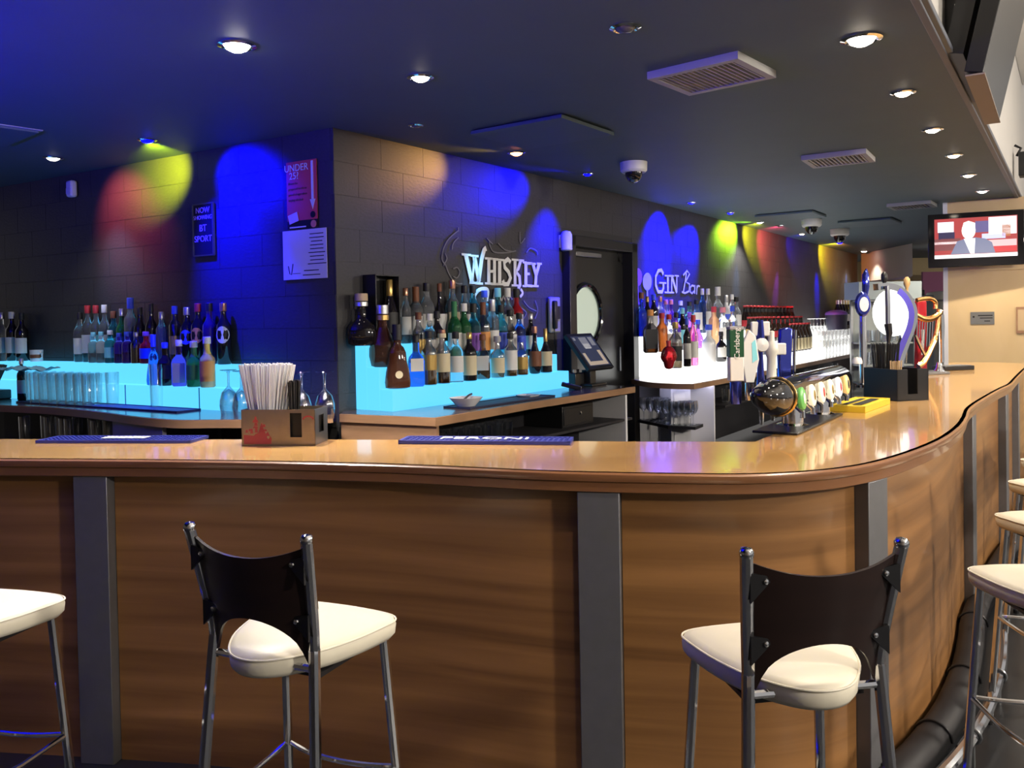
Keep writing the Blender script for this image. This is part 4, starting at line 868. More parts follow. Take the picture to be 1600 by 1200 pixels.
straw_bundle('stirrer_bundle', 'wooden stirrers poking out of the black bar caddy', km @ Vector((kL * .66, kD * .35, .01)), 16, .225, kL * .13, kD * .16, .3, stk_m)
crz = crz_keep

# ================================================================== THINGS ON THE BACK COUNTERS
# touch-screen till
q = FW.at(884, 522, 0.30); u0 = FW.u(q); zt = q.z
till = thing('touch_screen_till', 'black tilted touch screen till on the end of the whiskey counter', 'till', FW.P(u0, 0, ZB), FW.rz)
A_ = Vector((0.0, -0.30, zt - ZB)); ux = Vector((0.44, 0, 0)); dn = Vector((0, -0.24, -0.31)); nn = ux.cross(dn).normalized() * -1
nn = Vector((0, -dn.z, dn.y)).normalized() * -1
if nn.y > 0: nn = -nn
def slab(o, a, b, n, th, mb=None):
    mb = mb or MB(); vs = [o, o + a, o + a + b, o + b]; vs += [v_ - n * th for v_ in vs]
    return mb.add(vs, [(3, 2, 1, 0), (4, 5, 6, 7), (0, 1, 5, 4), (1, 2, 6, 5), (2, 3, 7, 6), (3, 0, 4, 7)])
slab(A_, ux, dn, nn, .035).build('housing', M['black'], till, smooth=0, bevel=.004)
def scr(x0, x1, y0, y1, nm, mt, lift=.002): slab(A_ + ux * x0 + dn * y0 + nn * lift, ux * (x1 - x0), dn * (y1 - y0), nn, .0012).build(nm, mt, till, smooth=0)
scr(.08, .92, .08, .92, 'screen', mat('till_screen', (.01, .01, .015), .15, emit=(.03, .035, .07), es=1.0))
em = lambda n_, c_, s_=.6: mat(n_, (.02, .02, .02), .3, emit=c_, es=s_)
sw_, sy_ = em('screen_white', (.75, .72, .72)), em('screen_cream', (.7, .55, .42)); sg_ = em('screen_grey', (.3, .3, .36))
for (a, b, c, d, mm) in ((.34, .62, .12, .42, sg_), (.36, .6, .30, .44, sw_), (.70, .86, .12, .36, sg_), (.12, .2, .12, .2, sg_), (.12, .22, .56, .90, sy_), (.22, .86, .80, .90, sy_), (.74, .86, .50, .80, sy_)): scr(a, b, c, d, 'screen_tile', mm, .004)
MB().box((.22, -.40, .01), (.26, .22, .02)).box((.22, -.40, .07), (.10, .09, .14), rx=0).build('stand', M['black'], till, bevel=.004)
def on_counter(fr, px, py, v, z=ZB):
    p = fr.at(px, py, v); return Vector((p.x, p.y, z))
# receipt printer
q = on_counter(FW, 893, 600, .30); t = thing('receipt_printer', 'dark receipt printer behind the tilted till screen', 'printer', q, FW.rz)
MB().box((0, 0, .06), (.15, .18, .12)).build('body', M['black'], t, bevel=.008); MB().box((0, -.05, .125), (.10, .004, .05)).build('receipt', M['white'], t)
# card reader
q = on_counter(FW, 893, 607, .52); t = thing('card_reader', 'blue lit card payment reader lying in front of the till', 'card reader', q, FW.rz + .5)
MB().box((0, 0, .03), (.08, .17, .035), rx=.25).build('body', M['black'], t, bevel=.006); MB().box((0, .03, .056), (.06, .05, .003), rx=.25).build('screen', M['blackg'], t); MB().box((0, -.035, .036), (.06, .07, .006), rx=.25).build('keypad', M['grey'], t)
# bowl, dish and mats on the whiskey counter
M['porcelain'] = mat('white_porcelain', (.75, .75, .78), .2)
q = on_counter(FW, 728, 630, .62); q.z += .009
t = thing('bowl', 'white oval bowl on the dark mat of the whiskey counter', 'bowl', q, FW.rz)
MB().lathe([(.001, .006), (.05, .008), (.105, .06), (.11, .06), (.06, 0), (.001, 0)], 20, cap=False, sq=2.6).build('body', M['porcelain'], t); MB().tube([(-.03, 0, .04), (.04, .01, .068), (.09, .02, .075)], .008, 6).build('spoon', M['steel'], t)
bar_mat('dark drip mat under the white bowl on the whiskey counter', FW.P(.50, .74, ZB), FW.P(1.55, .74, ZB), .24, None, mat('dark_blue_rubber', (.012, .014, .05), .5), th=.008, nub=False)
q = on_counter(FW, 825, 612, .58); t = thing('tray', 'small white dish beside the drip mat near the till', 'dish', q, FW.rz); MB().lathe([(.001, .004), (.06, .004), (.075, .02), (.08, .02), (.062, 0), (.001, 0)], 16, cap=False, sq=5).build('body', M['porcelain'], t)
bar_mat('long dark drip mat on the left back counter', FL.P(UL - 3.0, .52, ZB), FL.P(UL - 1.0, .52, ZB), .20, None, mat('dark_blue_rubber_left', (.02, .02, .12), .5), th=.008, nub=False)
# cash drawer under the whiskey counter
q = Vector(zb(862, 640)); q = FW.P(1.62, .62)
t = thing('cash_drawer', 'black cash drawer under the whiskey counter near the till', 'cash drawer', FW.P(1.95, .50, .76), FW.rz)
MB().box((0, 0, .085), (.48, .40, .17)).build('case', M['black'], t, bevel=.004); MB().box((0, -.203, .085), (.45, .008, .13)).build('drawer_front', M['black'], t, bevel=.003); MB().lathe([(.014, 0), (.014, .006), (.004, .008)], 12).build('lock', M['chrome'], t, loc=(.02, -.208, .10)).rotation_euler = (math.pi / 2, 0, 0)
# wall phone
q = FW.at(863, 492, 0.013); t = thing('wall_phone', 'grey wall intercom phone beside the black door', 'phone', (q.x, q.y, q.z), FW.rz)
MB().box((0, -.02, 0), (.17, .04, .33)).build('base', M['grey'], t, bevel=.015); MB().box((-.04, -.055, 0), (.05, .04, .26)).build('handset', M['black'], t, bevel=.012); MB().box((.04, -.042, .02), (.05, .006, .12)).build('keypad', M['black'], t)
MB().tube([(-.04, -.05, -.13), (-.05, -.05, -.25), (.0, -.04, -.36), (.03, -.03, -.42)], .005, 6).build('cord', M['black'], t)
# till at the far left, towel, jars
q = on_counter(FL, 6, 615, .34); t = thing('card_terminal', 'dark green-grey till back at the left picture edge', 'till', q, FL.rz)
slab(Vector((-.25, -.05, .30)), Vector((.36, 0, 0)), Vector((0, .0, -.24)) + Vector((0, .12, 0)) * -1, Vector((0, -1, .3)).normalized(), .03).build('screen_back', mat('dark_teal_plastic', (.02, .03, .03), .5), t, smooth=0); MB().box((-.05, -.05, .04), (.2, .18, .08)).build('stand', M['black'], t, bevel=.01)
q = FL.at(57, 552, .10); t = thing('mug', 'white patterned mug on the left shelf beside the dark bottles', 'mug', (q.x, q.y, 1.34), FL.rz)
MB().lathe([(.001, .006), (.045, .006), (.05, .10), (.054, .10), (.05, 0), (.001, 0)], 16, cap=False).build('body', M['porcelain'], t); MB().lathe([(.0545, .03), (.0545, .06)], 16, cap=False).build('band', LC['brown'], t); MB().tube([(.05, 0, .08), (.085, 0, .07), (.085, 0, .035), (.05, 0, .025)], .007, 6).build('handle', M['porcelain'], t)
q = FL.at(38, 548, .42); t = thing('bar_towel', 'pale blue plastic sheet lying over the tall glasses at the left', 'towel', (q.x, q.y, ZB + .168 * 1.45 + .004), FL.rz)
mb = MB(); nx, ny = 12, 6; vs = [((i / nx - .5) * .62, (j / ny - .5) * .24, .012 * math.sin(i * 1.3 + j) + .010 * math.sin(j * 2.1) + .022) for j in range(ny + 1) for i in range(nx + 1)]
vs += [(x, y, z + .004) for x, y, z in vs]; k_ = (nx + 1) * (ny + 1); fs = []
for j in range(ny):
    for i in range(nx):
        a = j * (nx + 1) + i; fs += [(a, a + nx + 1, a + nx + 2, a + 1), (k_ + a, k_ + a + 1, k_ + a + nx + 2, k_ + a + nx + 1)]
mb.add(vs, fs).build('sheet', mat('pale_blue_plastic', (.30, .68, .88), .3), t, smooth=60)
# dark ice bucket on the gin counter
q = FG.at(1307, 520, .475); t = thing('ice_bucket', 'large dark round bucket with violet lid beyond the beer bottles', 'bucket', (q.x, q.y, 1.27), FG.rz)
MB().lathe([(.15, 0), (.165, .01), (.185, .33), (.185, .36)], 24).build('body', mat('dark_navy_plastic', (.03, .035, .07), .4), t); MB().lathe([(.19, .36), (.19, .375), (.17, .41), (.09, .44), (.001, .445)], 24).build('lid', mat('violet_plastic', (.20, .14, .62), .4), t)

# ================================================================== BEER TAPS
ax0 = Vector((1.245, 3.86)); rzD = math.atan2(D.y, D.x)
near = ax0 + D * (-.36); TZ = 1.262
tb = thing('beer_tap_bridge', 'glossy black horizontal beer tap bridge with round badges', 'beer tap', (near.x, near.y, ZT), rzD)
Lb = 1.42; zc = TZ - ZT
prf = [(0.0, .012), (.02, .045), (.06, .066), (.14, .078), (.22, .080)]
mb = MB(); ring_n = 20; vs = []; stations = [(x, r) for x, r in prf] + [(.24, .080), (Lb - .05, .080), (Lb - .01, .07), (Lb, .04)]
for x, r in stations:
    for j in range(ring_n):
        a = 2 * math.pi * j / ring_n; vs.append((x, r * math.cos(a), zc + (0.02 if x < .2 else 0.02 * 0) * (1 - x / .2 if x < .2 else 0) + r * math.sin(a) * (.8 if x < .1 else 1)))
fs = [(i * ring_n + j, i * ring_n + (j + 1) % ring_n, (i + 1) * ring_n + (j + 1) % ring_n, (i + 1) * ring_n + j) for i in range(len(stations) - 1) for j in range(ring_n)] + [tuple(range(ring_n - 1, -1, -1)), tuple(range((len(stations) - 1) * ring_n, len(stations) * ring_n))]
mb.add(vs, [f[::-1] for f in fs]).build('bridge', M['blackg'], tb, smooth=50)
MB().tube([(.235, .084 * math.cos(a), zc + .084 * math.sin(a)) for a in [2 * math.pi * k / 20 for k in range(20)]], .007, 8, closed=True).build('end_ring', mat('brass', (.75, .52, .22), .2, 1.0), tb)
for x in (.48, 1.0):
    MB().lathe([(.075, 0), (.075, .012), (.05, .02), (.045, zc - .04), (.06, zc - .03)], 16).build('pedestal', M['chrome'], tb, loc=(x, 0, 0))
MB().box((.62, .0, .006), (.86, .20, .012)).build('drip_tray', M['black'], tb, bevel=.004)
bad = [('green', 'white'), ('cream', 'gold'), ('cream', 'red'), ('cream', 'gold'), ('white', 'red'), ('gold', 'black')]
glow = {'cream': mat('badge_cream', (.8, .7, .5), .3, emit=(1, .85, .6), es=.8), 'white': mat('badge_white', (.8, .8, .8), .3, emit=(1, .95, .9), es=.9), 'green': mat('badge_green', (.1, .35, .08), .3, emit=(.15, .4, .1), es=.4), 'gold': mat('badge_gold', (.8, .55, .2), .3, emit=(1, .65, .25), es=.6)}
for k, (c1, c2) in enumerate(bad):
    x = .33 + k * .175; bd = MB().lathe([(.001, .010), (.034, .009), (.042, .004), (.043, 0), (.04, -.012)], 20, cap=False, dy=1.2).build('badge', glow[c1], tb, loc=(x, -.086, zc - .012)); bd.rotation_euler = (math.pi / 2 - .1, 0, 0.0)
    MB().lathe([(.001, .012), (.017, .0112), (.019, .0105)], 14, cap=False, dy=1.3).build('badge_emblem', LC[c2], bd)
    MB().tube([(x, -.06, zc - .05), (x, -.085, zc - .075), (x, -.085, zc - .10)], .012, 8).build('spout', M['chrome'], tb)
    MB().tube([(x, .07, zc - .02), (x, .10, zc - .05), (x, .10, zc - .14)], [.016, .014, .009], 8).build('spout', M['chrome'], tb)
# tap handles on the staff side
M['lager_green'] = mat('green_enamel', (.012, .07, .028), .25); M['tapblue'] = mat('blue_chrome', (.08, .10, .55), .12, .9)
def handle(px, ytop, label, build, ybase=642, off_=.125):
    A2 = ax0 + N * off_; p = Wp(px, ybase, A2, A2 + D); h = Wp(px, ytop, A2, A2 + D).z - TZ
    t = thing('tap_handle', label, 'tap handle', (p.x, p.y, TZ), rzD - .9, None); build(t, h)
    ch = list(t.children); root = ch[0]; root.name = 'tap_handle'; tm_ = Matrix.Translation((near.x, near.y, ZT)) @ Matrix.Rotation(rzD, 4, 'Z')
    root.parent = tb; root.matrix_basis = tm_.inverted() @ Matrix.Translation(t.location) @ Matrix.Rotation(rzD - .9, 4, 'Z'); root['label'] = label
    for c_ in ch[1:]: c_.parent = root
    bpy.data.objects.remove(t); return root
def h_lager(t, h):
    MB().lathe([(.022, -.02), (.025, 0), (.025, .075), (.02, .08)], 14).build('ferrule', M['tapblue'], t)
    MB().box((0, 0, .08 + (h - .08) * .22), (.062, .045, (h - .08) * .44)).build('white_block', M['white'], t, bevel=.004)
    MB().box((0, 0, .08 + (h - .08) * .69), (.064, .047, (h - .08) * .50)).build('green_block', M['lager_green'], t, bevel=.003)
    MB().box((0, 0, h - (h - .08) * .03), (.064, .047, (h - .08) * .06)).build('grey_top', M['grey'], t, bevel=.003)
    for yy, rot in ((-.0245, 0), (.0, 1)):
        if not rot:
            o = obj('lettering', text_mesh('Carlsberg', .034, .002, LC['white'], xs=1.0), t, (0, yy, .08 + (h - .08) * .69)); o.rotation_euler = (math.pi / 2, -math.pi / 2, 0)
def h_fin(t, h):
    MB().lathe([(.018, -.02), (.02, 0), (.018, .06)], 12).build('ferrule', M['chrome'], t); MB().plate([(-.02, .06), (.02, .06), (.045, h * .55), (.03, h * .9), (0, h), (-.03, h * .8), (-.032, h * .5)], -.012, .012).build('fin', M['white'], t, bevel=.004); MB().plate([(.012, h * .5), (.036, h * .55), (.026, h * .85), (.01, h * .8)], -.014, -.012).build('fin_print', LC['cyan'], t)
def h_lens(t, h):
    MB().tube([(0, 0, -.02), (0, 0, .06), (0, 0, h * .55), (0, 0, h * .75), (0, 0, h)], [.022, .018, .012, .022, .016], 10).build('stem', M['tapblue'], t); MB().lathe([(.001, .02), (.03, .014), (.034, 0)], 14, cap=False).build('lens', M['white'], t, loc=(0, -.016, h * .66)).rotation_euler = (math.pi / 2, 0, 0); MB().box((0, 0, h * .88), (.09, .02, h * .2)).build('crown', M['white'], t, bevel=.006)
def h_ivory(t, h):
    MB().lathe([(.032, -.02), (.034, .0), (.034, .03), (.024, .05), (.022, h * .55), (.034, h * .66), (.03, h * .78), (.016, h * .85), (.016, h), (.01, h + .004)], 14).build('stem', mat('ivory_ceramic', (.72, .70, .62), .3), t); MB().box((.03, 0, h * .7), (.085, .022, h * .2)).build('plate', M['white'], t, bevel=.006)
def h_blue(t, h):
    MB().plate([(-.03, -.02), (.03, -.02), (.034, h * .5), (.042, h * .97), (.02, h), (-.026, h * .97), (-.034, h * .5)], -.018, .018).build('blade', M['tapblue'], t, bevel=.008); MB().tube([(.05, 0, -.02), (.052, 0, h * .5), (.06, 0, h * .95)], .008, 8).build('edge_rod', M['chrome'], t)
handle(1150, 510, 'tall green and white square tap handle nearest on the tap bridge', h_lager)
handle(1171, 515, 'white fin shaped tap handle behind the green one', h_fin)
handle(1189, 500, 'slim tap handle with round lens and white crown', h_lens, 630)
handle(1206, 518, 'ivory ceramic tap handle with white plate', h_ivory, 625)
handle(1226, 511, 'tall blue blade tap handle, farthest of the five', h_blue, 622)
# illuminated curved tap
p = Z(1413, 592, ZT); sc = p.y / FPX
lt = thing('curved_beer_tap', 'curved chrome beer tap with large round white lit disc', 'beer tap', (p.x, p.y, ZT), .15)
def lp(px, py): return ((px - 1413) * sc, (592 - py) * sc)     # tap outline in its own upright plane
cv = spline([lp(1398, 592), lp(1402, 562), lp(1413, 535), lp(1424, 510), lp(1427, 487), lp(1418, 466), lp(1402, 452), lp(1384, 447), lp(1366, 448)], 5)
wv = [.135 - .05 * min(1, i / 14) for i in range(len(cv))]
mb = MB(); stroke(mb, cv, [w_ * .6 for w_ in wv], -.035, .035); mb.build('column', M['chrome'], lt, smooth=60)
mb = MB(); stroke(mb, [(a.x - .03, a.y) for a in cv[:30]], [.05] * 30, -.037, -.0352); mb.build('column_inlay', mat('blue_inlay', (.12, .10, .60), .2, .5), lt, smooth=0)
c1 = lp(1399, 488); rr = 33 * sc
dsc = MB().lathe([(.001, .02), (rr * .9, .018), (rr, .005), (rr, -.03)], 28, cap=False, dy=1.12).build('lit_disc', emitter('lit_disc', (1, 1, .98), 2.2), lt, loc=(c1[0], .02, c1[1])); dsc.rotation_euler = (math.pi / 2, 0, 0)
x_, z_ = lp(1378, 500); MB().tube([(x_, -.06, lp(0, 447)[1]), (x_, -.065, lp(0, 480)[1]), (x_, -.065, lp(0, 505)[1])], .02, 10).build('tap_body', M['chrome'], lt); MB().tube([(x_, -.065, lp(0, 505)[1]), (x_ + .01, -.065, lp(0, 520)[1]), (x_, -.065, lp(0, 537)[1])], [.03, .026, .01], 10).build('spout', M['black'], lt)
for px in (1378, 1416):
    x_ = lp(px, 0)[0]; z1_ = lp(0, 450 if px == 1378 else 458)[1]; MB().tube([(x_, -.02, z1_), (x_, -.02, z1_ + .04), (x_, -.02, z1_ + .07), (x_, -.02, z1_ + .11), (x_, -.02, z1_ + .13)], [.012, .012, .026, .024, .01], 10).build('lever_knob', M['black'] if px == 1378 else mat('wood_knob', (.5, .33, .14), .4), lt)
MB().lathe([(.09, 0), (.09, .015), (.07, .03)], 18).build('base', M['chrome'], lt, loc=(lp(1398, 0)[0], 0, 0))
# harp shaped tap
p = Z(1447, 585, ZT); sc = p.y / FPX
hp = thing('harp_beer_tap', 'golden harp shaped beer tap with red column behind its strings', 'beer tap', (p.x, p.y, ZT), .3)
def hpx(px, py): return Vector(((px - 1445) * sc, (590 - py) * sc))
gold = mat('copper_gold', (.85, .45, .17), .22, 1.0)
def tpts(lst): return [(a.x, 0, a.y) for a in spline([hpx(*q) for q in lst], 5)]
MB().tube(tpts([(1425, 497), (1440, 503), (1455, 503), (1468, 497), (1473, 490)]), .027, 10).build('neck', gold, hp)
MB().tube(tpts([(1428, 474), (1440, 472), (1455, 472), (1464, 478), (1464, 488)]), .019, 10).build('head_scroll', gold, hp)
MB().tube(tpts([(1470, 497), (1468, 515), (1462, 535), (1452, 553), (1440, 570), (1430, 577)]), [.020] * 10 + [.027] * 16, 10).build('soundbox', gold, hp)
MB().tube(tpts([(1425, 528), (1434, 545), (1443, 560)]), .013, 8).build('fore_pillar', mat('silver_bronze', (.6, .55, .5), .2, 1.0), hp)
for k in range(7):
    a, b = hpx(1429 + k * 5, 505), hpx(1424 + k * 4.6 + 4, 528 + k * 4.5); MB().tube([(a.x, 0, a.y), (b.x, 0, b.y)], .004, 6).build('string', M['chrome'], hp)
a = hpx(1450, 0); MB().box((a.x, .09, hpx(0, 530)[1]), (.10, .05, hpx(0, 480)[1] - .0), m=0).build('red_column', mat('red_enamel', (.45, .02, .03), .25), hp, bevel=.01)
MB().box((a.x - .0, .064, hpx(0, 540)[1]), (.03, .002, .22)).build('column_print', LC['white'], hp)
MB().prism([(-.16, -.10), (.16, -.10), (.2, .13), (-.12, .13)], 0, .025).build('drip_tray', M['steel'], hp, bevel=.004); MB().tube([tuple((hpx(1476, y).x, 0, hpx(1476, y).y)) for y in (497, 515, 545, 572)], [.02, .024, .018, .02], 8).build('tap_lever', M['chrome'], hp); MB().lathe([(.05, 0), (.05, .02), (.03, .05), (.02, hpx(0, 572).y)], 12).build('foot', M['chrome'], hp, loc=(hpx(1474, 0).x, .02, 0))
p = Z(1489, 578, ZT); t = thing('tap_drip_tray', 'small black tray on the far bar top beside the harp tap', 'drip tray', p, .3); MB().box((0, 0, .02), (.34, .16, .04)).build('tray', M['black'], t, bevel=.006); MB().box((0, 0, .042), (.30, .12, .004)).build('grille', M['steel'], t)
# slender tall tap tower
p = Z(1352, 607, ZT) * 1.0; p = Vector((p.x, p.y, ZT)); p2 = p + Vector((N.x, N.y, 0)) * .22; p = Vector((Z(1348, 605, ZT).x, Z(1348, 605, ZT).y, ZT)); sc = p.y / FPX
tt = thing('beer_tap_tower', 'slender chrome beer tap tower with blue lens left of the lit disc', 'beer tap', p, .1)
H_ = (605 - 420) * sc
MB().tube([(0, 0, 0), (0, 0, H_ * .6), (0.01, 0, H_ * .8)], [.022, .02, .014], 12).build('column', M['chrome'], tt); MB().tube([(.02, 0, H_ * .72), (.03, 0, H_ * .85), (.03, 0, H_ * .95), (.035, 0, H_)], [.014, .026, .024, .006], 10).build('lever', M['tapblue'], tt)
ln_ = MB().lathe([(.001, .02), (.05, .014), (.06, 0)], 18, cap=False, dy=1.5).build('lens', M['tapblue'], tt, loc=(-.01, -.03, H_ * .70)); ln_.rotation_euler = (math.pi / 2, 0, 0); l2 = MB().lathe([(.001, .004), (.035, .003)], 16, cap=False, dy=1.5).build('lens_print', LC['white'], ln_, loc=(0, 0, .017))
MB().lathe([(.001, .05), (.025, .042), (.036, .02), (.036, 0)], 14, cap=False).build('side_knob', M['white'], tt, loc=(-.04, 0, H_ * .2)); MB().lathe([(.05, 0), (.05, .02), (.03, .03)], 14).build('foot', M['chrome'], tt)

# ================================================================== BAR STOOLS
def make_stool(label):
    t = thing('bar_stool', label, 'bar stool', (0, 0, FLOOR), 0, 'bar stools'); SH = .80 - FLOOR; F0 = 0.0
    half = [(0, .215), (.10, .21), (.175, .195), (.205, .165), (.205, .12), (.188, .02), (.155, -.08), (.112, -.15), (.07, -.195), (.033, -.215), (0, -.22)]
    out = [Vector(q) for q in half] + [Vector((-x, y)) for x, y in half[-2:0:-1]]
    out = [Vector((q.x, q.y)) for q in spline(out + [out[0]], 3)[:-1]]; k = len(out)
    mb = MB(); vs = []; lay = [(.86, -.062), (.95, -.058), (1.0, -.045), (1.01, -.022), (.985, -.006), (.90, .003), (.62, .010), (.3, .013)]
    for sc_, z in lay: vs += [(q.x * sc_, q.y * sc_ + (-.012 * (1 - sc_)), SH + z - .02) for q in out]
    fs = [(i * k + (j + 1) % k, i * k + j, (i + 1) * k + j, (i + 1) * k + (j + 1) % k) for i in range(len(lay) - 1) for j in range(k)]
    fs += [tuple(range(k)), tuple(reversed(range((len(lay) - 1) * k, len(lay) * k)))]
    mb.add(vs, fs).build('seat', M['cream'], t, smooth=50)
    sp_ = [(q.x * 1.008, q.y * 1.008, SH - .029) for q in out]; MB().tube(sp_, .0028, 6, closed=True).build('seat_piping', M['cream'], t)
    zt_ = 1.087 - FLOOR
    for s in (-1, 1):
        up = [(s * .212, -.235, 0), (s * .194, -.20, .35), (s * .167, -.155, SH - .06), (s * .164, -.150, SH), (s * .172, -.165, SH + .10), (s * .190, -.205, zt_)]
        MB().tube(spline(up, 4), .0155, 10).build('rear_leg', M['chrome'], t)
        MB().lathe([(.0155, -.004), (.0168, 0), (.0165, .009), (.012, .016), (.001, .019)], 12, cap=False).build('end_cap', M['chrome'], t, loc=(s * .190, -.205, zt_))
        MB().tube([(s * .215, .205, 0), (s * .175, .15, SH - .075)], .0138, 10).build('front_leg', M['chrome'], t)
        for p_ in ((s * .212, -.235), (s * .215, .205)): MB().lathe([(.016, 0), (.016, .018), (.013, .022)], 10).build('foot_tip', M['black'], t, loc=(p_[0], p_[1], 0))
        MB().tube([(s * .195, .178, .47), (s * .19, 0, .46), (s * .175, -.186, .47)], .008, 8).build('foot_bar', M['chrome'], t)
    MB().tube([(-.165, -.152, SH - .055), (.165, -.152, SH - .055)], .010, 8).build('cross_bar', M['chrome'], t)
    MB().tube(spline([(-.195, .178, .47), (-.1, .15, .47), (0, .14, .47), (.1, .15, .47), (.195, .178, .47)], 4), .008, 8).build('foot_bar', M['chrome'], t)
    MB().box((0, .02, SH - .09), (.30, .26, .012)).build('seat_plate', M['black'], t, smooth=0)
    # backrest sheet, curved, with dipped top and arched bottom
    nu, nv = 22, 8; mb = MB(); fr_, bk = [], []
    for i in range(nu + 1):
        u = -1 + 2 * i / nu; au = abs(u)
        ztop = zt_ - .020 - .032 * (1 - au ** 2.2); arch = max(0.0, 1 - (au / .95) ** 2); zbot = SH - .045 + .115 * math.sqrt(arch)
        for j in range(nv + 1):
            z = zbot + (ztop - zbot) * j / nv; tz = max(0, min(1, (z - SH) / (zt_ - SH))); hw = .151 + .024 * tz; y = -.152 - .052 * tz - .034 * (1 - u * u) 
            fr_.append((u * hw, y + .005, z)); bk.append((u * hw, y - .005, z))
    k = len(fr_); m_ = nv + 1; fs = []
    for i in range(nu):
        for j in range(nv):
            a = i * m_ + j; fs += [(a, a + 1, a + m_ + 1, a + m_), (k + a, k + a + m_, k + a + m_ + 1, k + a + 1)]
        a = i * m_; fs += [(a, a + m_, k + a + m_, k + a), (a + nv, k + a + nv, k + a + m_ + nv, a + m_ + nv)]
    for j in range(nv): fs += [(j, k + j, k + j + 1, j + 1), (nu * m_ + j, nu * m_ + j + 1, k + nu * m_ + j + 1, k + nu * m_ + j)]
    bk_ = mb.add(fr_ + bk, fs).build('backrest', M['backply'], t, smooth=30)
    for s in (-1, 1):
        for z in (SH + .06, zt_ - .075):
            tz = (z - SH) / (zt_ - SH); hw = .167 + .022 * tz; y = -.155 - .05 * tz
            MB().plate([(s * hw, -.034), (s * (hw - .048), .012), (s * (hw - .044), .026), (s * hw, .034)], -.004, .004).build('bracket', M['black'], bk_, loc=(0, y - .014, z)); MB().lathe([(.007, 0), (.006, .004), (.001, .006)], 8).build('screw', M['chrome'], bk_, loc=(s * (hw - .036), y - .018, z + .014)).rotation_euler = (math.pi / 2, 0, 0)
    return t
st0 = make_stool('bar stool with dark back and cream seat, left of centre')
st0.location = (-.665 + .15 * math.sin(.42), 2.195 + .15 * math.cos(.42), FLOOR); st0.rotation_euler = (0, 0, -.42)
def stool(x, y, th, label): return copy_thing(st0, (x, y, FLOOR), -th, label)
stool(.695 + .15 * math.sin(-.16), 1.965 + .15 * math.cos(-.16), -.16, 'bar stool with dark back turned slightly left, below the right bar curve')
stool(-1.66, 2.52, .25, 'cream stool seat cut off by the left picture edge')
stool(1.69, 2.60, .08, 'nearest cream stool in the row along the right side of the bar')
stool(2.22, 3.36, .0, 'second cream stool in the row along the right side of the bar')
stool(2.69, 4.06, -.05, 'third cream stool in the row along the right side of the bar')
stool(3.14, 4.70, -.1, 'fourth cream stool in the row, beside the far bar curve')
stool(3.62, 5.40, -.1, 'farthest cream stool in the row at the right picture edge')

# ================================================================== CEILING FITTINGS
M['ventgrey'] = mat('vent_grey', (.42, .42, .42), .5); M['ventdark'] = mat('vent_dark', (.02, .018, .016), .8); M['ventedge'] = mat('vent_edge', (.05, .05, .05), .6)
def vent(c, rz, w_, d_, n, label, tint=M['ventgrey']):
    t = thing('ceiling_vent', label, 'vent', (c[0], c[1], CEIL), rz, 'ceiling vents')
    for cx, cy, sx, sy in ((0, -d_ / 2 + .02, w_, .04), (0, d_ / 2 - .02, w_, .04), (-w_ / 2 + .02, 0, .04, d_ - .08), (w_ / 2 - .02, 0, .04, d_ - .08)): MB().box((cx, cy, -.02), (sx, sy, .04)).build('frame', tint, t, smooth=0)
    MB().box((0, 0, -.002), (w_ - .08, d_ - .08, .004)).build('duct', M['ventdark'], t, smooth=0)
    sm = MB().box((0, 0, 0), (.014, d_ - .08, .012), ry=.25).mesh('slat', tint, 0)
    for i in range(n): obj('slat', sm, t, (-w_ / 2 + .04 + (w_ - .08) * (i + .5) / n, 0, -.03))
    return t
vent((1.095, 4.556), math.atan2(-.352, .412), .52, .46, 15, 'large slatted ceiling vent nearest the camera at upper middle')
vent((2.74, 7.05), math.atan2(-.271, .44), .50, .46, 13, 'slatted ceiling vent right of centre, middle distance')
vent((4.82, 10.15), math.atan2(-.271, .384), .48, .44, 11, 'distant slatted ceiling vent left of the television', mat('vent_pale', (.22, .23, .24), .5))
# blue lit flush panel at the left
t = thing('ceiling_panel', 'flat square ceiling panel at the far left picture edge', 'ceiling panel', (-3.55, 5.60, CEIL), math.atan2(.263, .232))
MB().box((0, 0, -.010), (.62, .62, .020)).build('panel', M['panel_c'], t, bevel=.003); MB().box((0, 0, -.003), (.66, .66, .006)).build('frame', M['ventgrey'], t)
def drop_panel(P0, P1, P2, label):
    P0, P1, P2 = Vector(P0), Vector(P1), Vector(P2); a = P0 - P1; b = P2 - P1; c = P1 + a / 2 + b / 2
    t = thing('ceiling_panel', label, 'ceiling panel', (c.x, c.y, CEIL), math.atan2(b.y, b.x), 'dropped ceiling panels'); L1 = b.length; L2 = a.length
    MB().box((0, 0, -.020), (L1, L2, .024)).build('panel', M['panel_c'], t, smooth=0, bevel=.002); MB().box((0, 0, -.004), (L1 - .06, L2 - .06, .008)).build('spacer', M['ventdark'], t, smooth=0)
drop_panel((-.261, 5.843), (.339, 5.403), (.74, 5.95), 'dropped square ceiling panel above the whiskey shelf')
drop_panel((3.147, 10.924), (3.78, 10.569), (4.166, 11.132), 'dropped square ceiling panel beside the middle dome camera')
drop_panel((4.57, 11.83), (5.163, 11.478), (5.6, 12.1), 'dropped square ceiling panel beside the farthest dome camera')
